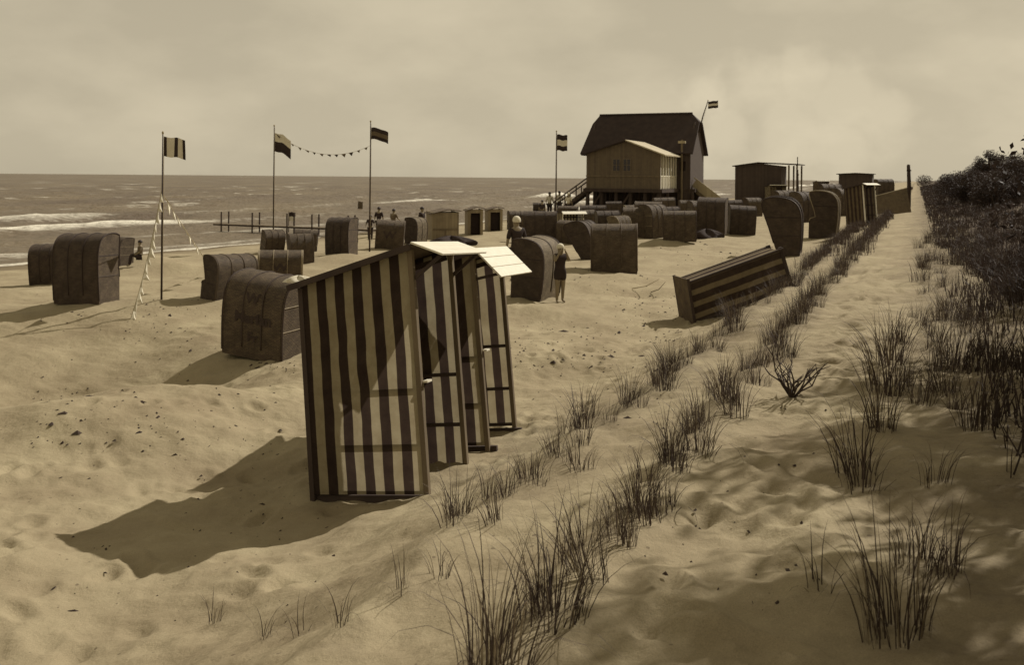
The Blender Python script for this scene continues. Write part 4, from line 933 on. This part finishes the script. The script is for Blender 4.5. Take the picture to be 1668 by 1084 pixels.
# ------------------------------------------------------------------ people
def skinned(name, P, E, R, m, parent, root_i=0, lv=2):
    me = bpy.data.meshes.new(name); me.from_pydata([tuple(p) for p in P], E, [])
    o = link(name, me, parent, m)
    mod = o.modifiers.new('skin', 'SKIN'); mod.use_smooth_shade = True
    for i, r in enumerate(R):
        me.skin_vertices[0].data[i].radius = (r, r) if not isinstance(r, tuple) else r
        me.skin_vertices[0].data[i].use_root = (i == root_i)
    s = o.modifiers.new('sub', 'SUBSURF'); s.levels = lv; s.render_levels = lv
    return o
def person(loc, rz, height, pose, label, top='cloth_d', bottom='cloth_d', head='hair', cap=False, group=None, sleeves=True):
    s = height
    root = empty('person', loc, rz); J = {}
    sit = pose == 'sit'
    zp = .30 if sit else .52
    J['pel'] = (0, 0, zp); J['wai'] = (0, 0.0, zp + .09); J['che'] = (0, .005, zp + .20); J['shc'] = (0, .005, zp + .275)
    J['nek'] = (0, 0, zp + .325); J['jaw'] = (0, -.012, zp + .365); J['hed'] = (0, -.004, zp + .415); J['top'] = (0, .0, zp + .45); J['nos'] = (0, -.062, zp + .392)
    R = dict(pel=.082, wai=.07, che=.085, shc=.06, nek=.03, jaw=.042, hed=.056, top=.04, nos=.010)
    E = [('pel', 'wai'), ('wai', 'che'), ('che', 'shc'), ('shc', 'nek'), ('nek', 'jaw'), ('jaw', 'hed'), ('hed', 'top'), ('jaw', 'nos')]
    for q, sg in (('l', 1), ('r', -1)):
        J[q + 'sh'] = (sg * .10, 0, zp + .275); R[q + 'sh'] = .034
        if pose == 'hands_up':
            J[q + 'el'] = (sg * .135, -.09, zp + .20); J[q + 'wr'] = (sg * .06, -.115, zp + .335)
        elif pose == 'sit':
            J[q + 'el'] = (sg * .14, -.03, zp + .13); J[q + 'wr'] = (sg * .10, -.15, zp + .06)
        elif pose == 'lean':
            J[q + 'el'] = (sg * .15, -.04, zp + .14); J[q + 'wr'] = (sg * .19, -.14, zp + .06)
        else:
            J[q + 'el'] = (sg * .145, .01, zp + .12); J[q + 'wr'] = (sg * .15, -.03, zp - .02)
        R[q + 'el'] = .025; R[q + 'wr'] = .017
        wv = Vector(J[q + 'wr']); dv = (wv - Vector(J[q + 'el'])).normalized()
        J[q + 'pa'] = tuple(wv + dv * .035); R[q + 'pa'] = .020
        E += [('shc', q + 'sh'), (q + 'sh', q + 'el'), (q + 'el', q + 'wr'), (q + 'wr', q + 'pa')]
        if sit:
            J[q + 'hi'] = (sg * .055, -.03, zp - .02); J[q + 'kn'] = (sg * .07, -.25, zp + .04); J[q + 'an'] = (sg * .07, -.30, .04); J[q + 'to'] = (sg * .075, -.38, .018)
        else:
            off = .02 * sg if pose != 'lean' else .05 * sg
            J[q + 'hi'] = (sg * .055, 0, zp - .05); J[q + 'kn'] = (sg * .06, -.01 + off, .28); J[q + 'an'] = (sg * .06, .01 + off, .045); J[q + 'to'] = (sg * .07, -.075 + off, .018)
        R.update({q + 'hi': .06, q + 'kn': .037, q + 'an': .023, q + 'to': .019})
        E += [('pel', q + 'hi'), (q + 'hi', q + 'kn'), (q + 'kn', q + 'an'), (q + 'an', q + 'to')]
    # fingers: four of unequal length and a thumb leaving the side of the palm
    for q, sg in (('l', 1), ('r', -1)):
        pa = Vector(J[q + 'pa']); dv = (pa - Vector(J[q + 'wr'])).normalized(); sidev = dv.cross(Vector((sg, 0, .2))).normalized(); curl = sidev.cross(dv).normalized()
        for i, ln in enumerate((.038, .044, .041, .032)):
            b0 = pa + sidev * (i - 1.5) * .0095 + dv * .012; b1 = b0 + dv * ln * .55; b2 = b1 + (dv * .7 + curl * .6) * ln * .45
            for nm, v, r in (('a', b0, .0062), ('b', b1, .0056), ('c', b2, .0045)): J[f'{q}f{i}{nm}'] = tuple(v); R[f'{q}f{i}{nm}'] = r
            E += [(q + 'pa', f'{q}f{i}a'), (f'{q}f{i}a', f'{q}f{i}b'), (f'{q}f{i}b', f'{q}f{i}c')]
        t0 = Vector(J[q + 'wr']) + dv * .012 - sidev * .016; t1 = t0 + (dv - sidev).normalized() * .026
        J[q + 't0'] = tuple(t0); J[q + 't1'] = tuple(t1); R[q + 't0'] = .0075; R[q + 't1'] = .0055
        E += [(q + 'wr', q + 't0'), (q + 't0', q + 't1')]
    keys = list(J); ix = {k: i for i, k in enumerate(keys)}
    sv = lambda p: tuple(c * s for c in p)
    body = skinned('body', [sv(J[k]) for k in keys], [(ix[a], ix[b]) for a, b in E], [R[k] * s for k in keys], M['skin'], root, ix['pel'])
    def shell(nm, ks, es, grow, m):
        kk = {k: i for i, k in enumerate(ks)}
        skinned(nm, [sv(J[k]) for k in ks], [(kk[a], kk[b]) for a, b in es], [(R[k] + grow) * s for k in ks], M[m], root, 0)
    if top and not sleeves:
        for q, sg in (('l', 1), ('r', -1)):
            J[q + 'th'] = tuple(Vector(J[q + 'hi']).lerp(Vector(J[q + 'kn']), .62)); R[q + 'th'] = .040
        shell('swimsuit', ['pel', 'wai', 'che', 'shc'] + [q + j for q in 'lr' for j in ('sh', 'hi', 'th')],
              [('pel', 'wai'), ('wai', 'che'), ('che', 'shc'), ('shc', 'lsh'), ('shc', 'rsh')] + [(a, b) for q in 'lr' for a, b in (('pel', q + 'hi'), (q + 'hi', q + 'th'))], .014, top)
        top = bottom = None
    if top:
        ks = ['pel', 'wai', 'che', 'shc'] + ([q + j for q in 'lr' for j in ('sh', 'el')] if sleeves else [])
        es = [('pel', 'wai'), ('wai', 'che'), ('che', 'shc')] + ([(a, b) for q in 'lr' for a, b in (('shc', q + 'sh'), (q + 'sh', q + 'el'))] if sleeves else [])
        shell('shirt' if sleeves else 'swimsuit', ks, es, .011, top)
    if bottom:
        ks = ['pel'] + [q + j for q in 'lr' for j in ('hi', 'kn') + (('an',) if sleeves else ())]
        es = [(a, b) for q in 'lr' for a, b in [('pel', q + 'hi'), (q + 'hi', q + 'kn')] + ([(q + 'kn', q + 'an')] if sleeves else [])]
        shell('trousers' if sleeves else 'trunks', ks, es, .010, bottom)
    hd = Vector(sv(J['hed'])); b = MB()
    def cap_fn(u, v):
        a = u * 2 * math.pi; e = -0.35 + v * (math.pi / 2 + .35)
        lift = .25 * math.cos(a + math.pi / 2) * (1 - v)      # raised over the brow
        r = .068 * s if cap else .064 * s
        return (hd.x + r * math.cos(e) * math.cos(a) * .95, hd.y + .006 * s + r * math.cos(e) * math.sin(a) * 1.05, hd.z + .006 * s + r * math.sin(e + lift * .9 * (1 if math.sin(a) < 0 else .2)) * 1.05)
    b.grid(cap_fn, 16, 8); b.build('cap' if cap else 'hair', M['cloth_w'] if cap else M[head], root, True)
    for sg in (-1, 1):
        b = MB(); c = Vector((sg * .021 * s, hd.y - .049 * s, hd.z - .008 * s)); b.box(c, (.012 * s, .008 * s, .006 * s)); b.build('eye', M['hair'], root)
    b = MB(); b.box((0, hd.y - .050 * s, hd.z - .055 * s), (.022 * s, .008 * s, .005 * s)); b.build('mouth', M['paint_d'], root)
    tag(root, label, 'person', group); return root
def person_at(px, py, top_py, pose, rzd, label, frac=1.0, **kw):
    p = G(px, py); h = (py - top_py) * p.y / F / frac
    return person((p.x, p.y, p.z - .01), math.radians(rzd), h, pose, label, **kw)
person_at(912, 493, 397, 'hands_up', 20, 'child in white cap and dark swimsuit standing with hands raised to face', top='cloth_d', bottom='cloth_d', cap=True, sleeves=False)
p = G(838, 470); 
person((p.x + .05, p.y + 1.6, gz(p.x, p.y + 1.6) - .02), math.radians(200), 1.80, 'stand', 'person in white cap and dark top behind the basket with bright hood edge', top='cloth_d', bottom='cloth_d', cap=True)
person_at(228, 433, 393, 'sit', -60, 'seated person in dark jacket and dark hat leaning by the sand wall', frac=.74, top='cloth_m')
for px, py, tp_, pose, lab, tpm in ((617, 384, 337, 'stand', 'person in dark top standing behind the W marked basket', 'cloth_d'), (641, 386, 340, 'lean', 'person in grey top leaning forward behind the W marked basket', 'cloth_m'),
                                  (687, 388, 337, 'stand', 'person in black clothes standing behind the sunlit-toned hood edge basket', 'cloth_d'), (603, 392, 350, 'lean', 'dark figure leaning at the foot of the grey flagpole', 'cloth_d'),
                                  (895, 352, 313, 'stand', 'dark haired person in pale shirt at the foot of the house stairs', 'cloth_w'), (883, 360, 326, 'stand', 'dark figure beside small far basket near the house stairs', 'cloth_d'),
                                  (911, 350, 311, 'stand', 'person in white at the stair rail behind the flagpole', 'cloth_w'), (926, 352, 314, 'stand', 'person in white with pale hat on the lower steps', 'cloth_w'),
                                  (912, 386, 362, 'stand', 'small child with pale shirt beside the small striped hut', 'cloth_w')):
    person_at(px, py, tp_, pose, random.choice((170, 190, 150, 10, 60)), lab, top=tpm, bottom='cloth_d', group='people on the beach', cap=('pale hat' in lab))

# heap of clothes at a basket's foot, cloth on the hut roof
def heap(loc, rx, ry, rz, label, m, name='heap_of_clothes'):
    b = MB()
    def fn(u, v):
        a = u * 2 * math.pi; e = v * math.pi / 2; r = 1 + .22 * math.sin(3 * a + 4 * v) + .12 * math.sin(7 * a + 1)
        return (rx * r * math.cos(e) * math.cos(a), ry * r * math.cos(e) * math.sin(a), rz * math.sin(e) * (1 + .25 * math.sin(5 * a)) - .02)
    b.grid(fn, 26, 8); o = b.build(name, M[m], None, True); o.location = loc; tag(o, label, 'clothes'); return o
p = G(1150, 388); heap(p, .75, .4, .38, 'dark heap of clothes lying on the sand between two dark baskets', 'cloth_d')
p = at(486, 457, 8.55); heap((p.x, p.y, p.z), .13, .06, .055, 'small crumpled white cloth lying on the low roof edge of the striped hut', 'cloth_w', 'crumpled_cloth')
p = G(735, 398); heap((p.x, p.y, p.z), .9, .45, .30, 'dark heap of cloth in front of the closed cabin', 'cloth_d')
for px, py, ln, a, m, lab in ((1030, 472, .85, -55, 'lwood', 'pale thin stick leaning in the open sand landward of the child'),
                              (1060, 478, .5, -70, 'wood', 'short dry stick lying on the sand near the fallen hut')):
    p = G(px, py); b = MB(); b.tube([(0, 0, .02), (ln * .5, .1, .12), (ln, .15, .34)], [.012, .010, .005], 5); o = b.build('stick', M[m], None); o.location = p; o.rotation_euler = (0, 0, math.radians(a)); tag(o, lab, 'stick')

# ------------------------------------------------------------------ marram grass
def tuft_mesh(name, n, h, spread, seed, droop=.5, wdt=.0034):
    r = random.Random(seed); b = MB(); V = []; Fc = []
    for i in range(n):
        a = r.uniform(0, 2 * math.pi); rad = spread * math.sqrt(r.random()) * .35; L = h * r.uniform(.45, 1.1); lean = r.uniform(.05, .75) * (1 if r.random() < .75 else 1.9)
        bx, by = rad * math.cos(a) + r.gauss(0, .01), rad * math.sin(a) + r.gauss(0, .01); a += r.gauss(0, .5)
        ca, sa = math.cos(a), math.sin(a); t = a + r.uniform(.9, 2.2); wx, wy = math.cos(t), math.sin(t); wd = wdt * r.uniform(.7, 1.35); S = 5
        base = len(V); px = py = 0.0; z = -.03; ang = lean * .35; dr = droop * r.uniform(.3, 1.4)
        for k in range(S + 1):
            q = wd * (1 - (k / S) ** 1.6 * .92)
            V.append((bx + px * ca - wx * q, by + px * sa - wy * q, z)); V.append((bx + px * ca + wx * q, by + px * sa + wy * q, z))
            st = L / S; px += math.sin(ang) * st; z += math.cos(ang) * st; ang += lean * .22 + dr * .14 * k
        for k in range(S): Fc.append((base + 2 * k, base + 2 * k + 1, base + 2 * k + 3, base + 2 * k + 2))
    me = bpy.data.meshes.new(name); me.from_pydata(V, [], Fc); me.update(); me.materials.append(M['grass']); me.materials.append(M['straw'])
    dead = [1 if r.random() < .16 else 0 for _ in range(n)]; me.polygons.foreach_set('material_index', [dead[i // 5] for i in range(len(Fc))])
    return me
TM = [tuft_mesh('marram_tuft', n, h, s, 100 + i, dr) for i, (n, h, s, dr) in enumerate([(40, .52, .30, .8), (60, .56, .36, .8), (30, .48, .28, 1.1), (80, .60, .44, .7), (22, .44, .3, 1.3), (50, .64, .32, .6), (14, .42, .2, 1.0), (70, .50, .52, 1.1)])]
def tuft(u, v, lab, grp, sc_=1.0, pick=None, xy=None):
    x, y = xy if xy else xy_of(u, v)
    me_ = TM[pick if pick is not None else random.randrange(8)]
    o = bpy.data.objects.new('marram_tuft', me_); col.objects.link(o)
    o.location = (x, y, gz(x, y) - .01); s = sc_ * random.uniform(.75, 1.2)
    o.rotation_euler = (random.gauss(0, .08), random.gauss(0, .08), random.uniform(0, 6.28)); o.scale = (s, s, s * random.uniform(.85, 1.15))
    tag(o, lab, 'grass tuft', grp); return o
L1 = ('dark marram grass tuft in the planted row along the sandy path', 'marram tufts along the path')
L2 = ('dark marram grass tuft in the lower row on the dune slope above the beach', 'marram tufts on the lower slope row')
L3 = ('dark marram grass tuft on the overgrown landward side of the path', 'marram tufts landward of the path')
u = 3.0
while u < 27:
    dens = .5 + 1.0 * float(vnoise(np.array([u * .55]), np.array([1.0]), 200)[0])
    if random.random() < .70 + dens * .45: tuft(u, 1.40 + random.gauss(0, .10), *L1, sc_=.74)
    u += random.uniform(.14, .38) * (1 + u * .012)
u = 4.3
while u < 27:
    dens = float(vnoise(np.array([u * .5]), np.array([7.0]), 210)[0])
    if random.random() < (.55 if u < 6.5 else .9) + dens * .5: tuft(u, 2.42 + random.gauss(0, .13), *L2, sc_=.74)
    u += random.uniform(.11, .32) * (1 + u * .012)
for i in range(105):
    u = 3.0 + 27 * random.random() ** 1.3; v = -.25 + random.gauss(0, .16) if i < 50 else random.uniform(-1.9, -.35)
    if u < 4.6 and random.random() < .6: continue
    tuft(u, v, *L3, sc_=.8)
for px, py, s, pk in [(1445, 590, 1.2, 3), (1460, 560, 1.15, 1), (1430, 700, .9, 5), (1448, 640, 1.0, 3), (1395, 775, .95, 0), (1405, 800, .8, 2), (1335, 960, .75, 6), (1540, 930, .8, 2), (1590, 700, 1.15, 1), (1520, 790, .8, 4), (1555, 600, 1.2, 3)]:
    p = G(px, py); tuft(0, 0, 'tall dark marram clump standing out from the landward path edge', 'tall landward marram clumps', s, pk, (p.x, p.y))
for px, py, s, pk in [(900, 1010, .85, 3), (960, 945, .75, 5), (1010, 880, .75, 3), (1140, 740, .75, 1), (1185, 655, .85, 3), (1130, 700, .7, 0), (1040, 830, .7, 1)]:
    p = G(px, py); tuft(0, 0, 'thick dark marram clump at the seaward edge of the sandy path', 'thick marram clumps by the path', s, pk, (p.x, p.y))
for px, py, s, pk in [(350, 1015, .75, 6), (555, 1020, .7, 6), (655, 965, .8, 6), (715, 940, .75, 4), (800, 850, .8, 2), (430, 1040, .6, 6), (490, 1035, .5, 6)]:
    p = G(px, py); tuft(0, 0, 'sparse thin marram sprig on the bare sand below the planted rows', 'sparse marram sprigs', s, pk, (p.x, p.y))
# a dead branching bush by the path
p = G(1290, 648); root = empty('dry_bush', p)
for i in range(16):
    a = random.uniform(0, 6.28); le = random.uniform(.25, .5); path = [(0, 0, -.02)]; c = Vector((0, 0, 0)); dv = Vector((math.cos(a) * .7, math.sin(a) * .7, random.uniform(.5, 1))).normalized()
    for k in range(4): c = c + dv * le / 4; path.append(tuple(c)); dv = (dv + Vector((random.uniform(-.5, .5), random.uniform(-.5, .5), random.uniform(-.2, .35)))).normalized()
    b = MB(); b.tube(path, [.008, .007, .006, .005, .002], 5)
    for k in (2, 3):
        q = Vector(path[k]); b.tube([q, q + Vector((random.uniform(-.12, .12), random.uniform(-.12, .12), random.uniform(.02, .12)))], [.005, .002], 4)
    b.build('twig', M['dwood'], root)
tag(root, 'low dead bush of bare twigs growing on the sand beside the path', 'bush')

def blades_stuff(name, pts, hmin, hmax, wd, m, per=9, seed=5, lean=.5):
    r = np.random.default_rng(seed); P = np.repeat(pts, per, axis=0); n = len(P)
    P = P + np.c_[r.normal(0, .07, (n, 2)), np.zeros(n)]
    a = r.uniform(0, 6.283, n); t = r.uniform(0, 6.283, n); L = r.uniform(hmin, hmax, n); le = np.abs(r.normal(0, lean, n))
    sc_ = np.clip(np.hypot(P[:, 0], P[:, 1]) / 25, 1, 5); w_ = wd * sc_
    V = np.zeros((n, 5, 3)); wv = np.c_[np.cos(t), np.sin(t), np.zeros(n)] * w_[:, None]; dv = np.c_[np.cos(a), np.sin(a), np.zeros(n)]
    V[:, 0] = P - wv - [0, 0, .03]; V[:, 1] = P + wv - [0, 0, .03]
    mid = P + dv * (L * le * .25)[:, None]; mid[:, 2] += L * .6
    V[:, 2] = mid - wv * .7; V[:, 3] = mid + wv * .7
    tip = P + dv * (L * le)[:, None]; tip[:, 2] += L * np.sqrt(np.clip(1 - le * le * .5, .2, 1)); V[:, 4] = tip
    b0 = np.arange(n) * 5
    faces = [(i, i + 1, i + 3, i + 2) for i in b0] + [(i + 2, i + 3, i + 4) for i in b0]
    me = bpy.data.meshes.new(name); me.from_pydata(V.reshape(-1, 3).tolist(), [], faces); me.update()
    return link(name, me, None, m)
def scatter(n, ulo, uhi, vf, seed):
    r = np.random.default_rng(seed); t = r.random(n); u = ulo * (uhi / ulo) ** t; v = vf(u, r, n); x, y = xy_of(u, v); return np.c_[x, y, ground(x, y, False)]
tag(blades_stuff('distant_marram', np.vstack([scatter(620, 24, 260, lambda u, r, n: 1.40 + r.normal(0, .14, n), 1), scatter(720, 24, 260, lambda u, r, n: 2.40 + r.normal(0, .22, n), 2)]), .20, .40, .0045, M['grass'], 10),
    'dark marram grass of the two planted rows running on towards the horizon', 'grass', kind='stuff')
tag(blades_stuff('dune_heath', np.vstack([scatter(4300, 13, 260, lambda u, r, n: -.5 - .6 * np.clip((26 - u) / 12, 0, 1) - np.abs(r.normal(0, 1.2, n)) * np.clip(u / 16, .5, 4), 3), scatter(260, 5, 16, lambda u, r, n: -.5 - np.abs(r.normal(0, 1.0, n)), 4)]), .10, .36, .006, M['grass'], 9, 6, .8),
    'dense dark heath and grass covering the landward dune flank', 'ground cover', kind='stuff')

# ------------------------------------------------------------------ dune shrubs and pines
def foliage(n, lobes, leaf, seed):
    r = np.random.default_rng(seed); C = np.array([l[:3] for l in lobes]); Rr = np.array([l[3] for l in lobes])
    k = r.integers(0, len(lobes), n); d = r.normal(0, 1, (n, 3)); d /= np.linalg.norm(d, axis=1)[:, None]
    P = C[k] + d * (Rr[k] * r.random(n) ** .45)[:, None] * [1, 1, .85]
    P[:, 2] = np.maximum(P[:, 2], .05)
    a = r.normal(0, 1, (n, 3)); a /= np.linalg.norm(a, axis=1)[:, None]; b = np.cross(a, r.normal(0, 1, (n, 3))); b /= np.linalg.norm(b, axis=1)[:, None]
    s = leaf * r.uniform(.6, 1.4, n)[:, None]
    V = np.stack([P - a * s, P - b * s * .45, P + a * s, P + b * s * .45], 1)
    i = np.arange(n) * 4
    me = bpy.data.meshes.new('foliage'); me.from_pydata(V.reshape(-1, 3).tolist(), [], np.stack([i, i + 1, i + 2, i + 3], 1).tolist()); me.update(); me.materials.append(M['leaf']); return me
def shrub_proto(seed):
    r = random.Random(seed); root = empty('dune_shrub')
    lobes = [(r.gauss(0, .7), r.gauss(0, .7), r.uniform(.5, 1.5), r.uniform(.45, .8)) for _ in range(9)]
    link('crown', foliage(9000, lobes, .036, seed), root)
    for i in range(4):
        l = lobes[i]; b = MB(); b.tube([(l[0] * .15, l[1] * .15, -.1), (l[0] * .5, l[1] * .5, l[2] * .5), (l[0], l[1], l[2])], [.06, .045, .015], 6); b.build('stem', M['bark'], root, True)
    return root
def pine_proto(seed, h):
    r = random.Random(seed); root = empty('dune_pine'); lean = r.uniform(-.5, .1)
    path = [(lean * (t / 5) ** 2 * 1.2, .1 * math.sin(t), h * .93 * t / 5 - .15 * (t == 0)) for t in range(6)]
    b = MB(); b.tube(path, [.17, .15, .12, .10, .07, .03], 8); tr = b.build('trunk', M['bark'], root, True); lobes = []
    for i in range(13):
        t = r.uniform(.38, 1.0); a = r.uniform(0, 6.28); ln = (1.25 - t) * h * .30 + .25; p0 = Vector(path[int(t * 4.99)]).lerp(Vector(path[min(int(t * 4.99) + 1, 5)]), t * 4.99 % 1)
        p1 = p0 + Vector((math.cos(a) * ln, math.sin(a) * ln, r.uniform(.1, .5) * ln)); b = MB(); b.tube([p0, p0.lerp(p1, .5) + Vector((0, 0, .1)), p1], [.05, .035, .012], 5); b.build('limb', M['bark'], tr, True)
        lobes += [(p1.x, p1.y, p1.z + .1, r.uniform(.45, .75)), (*(p0.lerp(p1, .6)), r.uniform(.3, .5))]
    link('crown', foliage(6500, lobes, .06, seed + 50), root); return root
SP = [shrub_proto(s) for s in (1, 2, 3)]; PP = [pine_proto(11, 6.0), pine_proto(12, 5.0)]
def put(proto, u, v, s, label, cat, grp, first):
    o = proto if first else copy_tree(proto); x, y = xy_of(u, v); o.location = (x, y, gz(x, y) - .08); o.rotation_euler = (0, 0, random.uniform(0, 6.28)); o.scale = (s, s, s * random.uniform(.9, 1.1)); tag(o, label, cat, grp)
seen = set()
spots = [(u, -3.4 + random.gauss(0, .5), random.uniform(.8, 1.15)) for u in np.arange(43, 66, 2.1)] + [(u, -4.0 - .03 * (u - 60) + random.gauss(0, .8), random.uniform(.7, 1.0)) for u in np.arange(66, 120, 5.0)] + [(u, -2.5 - .012 * (u - 60) + random.gauss(0, .2), random.uniform(.75, .95) - .006 * (u - 60)) for u in np.arange(60, 118, 4.0)] + \
        [(u, -5.5 - random.random() * 2, random.uniform(1.0, 1.5)) for u in np.arange(56, 116, 6.0)] + [(u, -3.2 + random.gauss(0, .3), random.uniform(.8, 1.1)) for u in np.arange(4, 20, 1.9)]  # last row, nearest: unseen shrubs added for the shadows they throw
for i, (u, v, s) in enumerate(spots):
    k = i % 3; put(SP[k], u, v, s, 'unseen dark dune shrub added on the near ridge for its shade' if u < 34 else 'dense dark shrub on the skyline of the overgrown ridge' if u < 66 else 'distant dark shrub on the dune ridge beyond the tall post', 'shrub', ('unseen shade shrubs on the near ridge' if u < 34 else 'shrubs on the skyline ridge' if u < 66 else 'distant ridge shrubs'), k not in seen); seen.add(k)
for i, (u, v, s) in enumerate([(9.5, -3.0, 1.12), (6.2, -3.1, 1.1), (12.5, -3.6, 1.05), (56, -3.6, .53), (3.4, -3.2, 1.1), (15.5, -4.3, 1.1)]):  # near pines stand out of view, added to shade the landward sand
    k = i % 2; put(PP[k], u, v, s, 'unseen pine added on the near ridge to shade the path' if u < 34 else 'lone low pine crown above the skyline shrubs', 'pine tree', 'unseen pines added for shade' if u < 34 else None, ('p', k) not in seen); seen.add(('p', k))

# ------------------------------------------------------------------ seaweed, reed bits and clods on the sand
def debris():
    r = np.random.default_rng(3); pts = []
    for x0, x1, y0, y1, n in [(830, 1010, 525, 610, 130), (50, 460, 640, 730, 110), (1000, 1110, 480, 560, 130), (60, 480, 480, 640, 90), (60, 560, 730, 1020, 90), (830, 1080, 560, 700, 80), (210, 330, 485, 560, 40), (1010, 1260, 395, 450, 60), (930, 1060, 430, 480, 40), (405, 480, 585, 605, 45), (1050, 1350, 640, 1000, 60)]:
        px, py = r.uniform(x0, x1, n), r.uniform(y0, y1, n)
        for a, b_ in zip(px, py):
            p = G(a, b_); pts.append((*p, r.uniform(.005, .015) * (2.2 if r.random() < .07 else 1) * (p.y / 9) ** .5))
    V = []; Fc = []
    for x, y, z, s in pts:
        b0 = len(V); an = r.uniform(0, 6.28); el = r.uniform(1, 2.6)
        for k in range(5):
            t = k / 5 * 6.283; q = s * r.uniform(.6, 1.3); dx, dy = q * el * math.cos(t), q * math.sin(t)
            V.append((x + dx * math.cos(an) - dy * math.sin(an), y + dx * math.sin(an) + dy * math.cos(an), z - .004))
        V.append((x + s * .3, y, z + s * r.uniform(.5, 1.1))); Fc += [(b0 + k, b0 + (k + 1) % 5, b0 + 5) for k in range(5)]
    me = bpy.data.meshes.new('beach_debris'); me.from_pydata(V, [], Fc); me.update()
    tag(link('beach_debris', me, None, M['debris']), 'dark scraps of seaweed and reed strewn over the trodden sand', 'debris', kind='stuff')
debris()
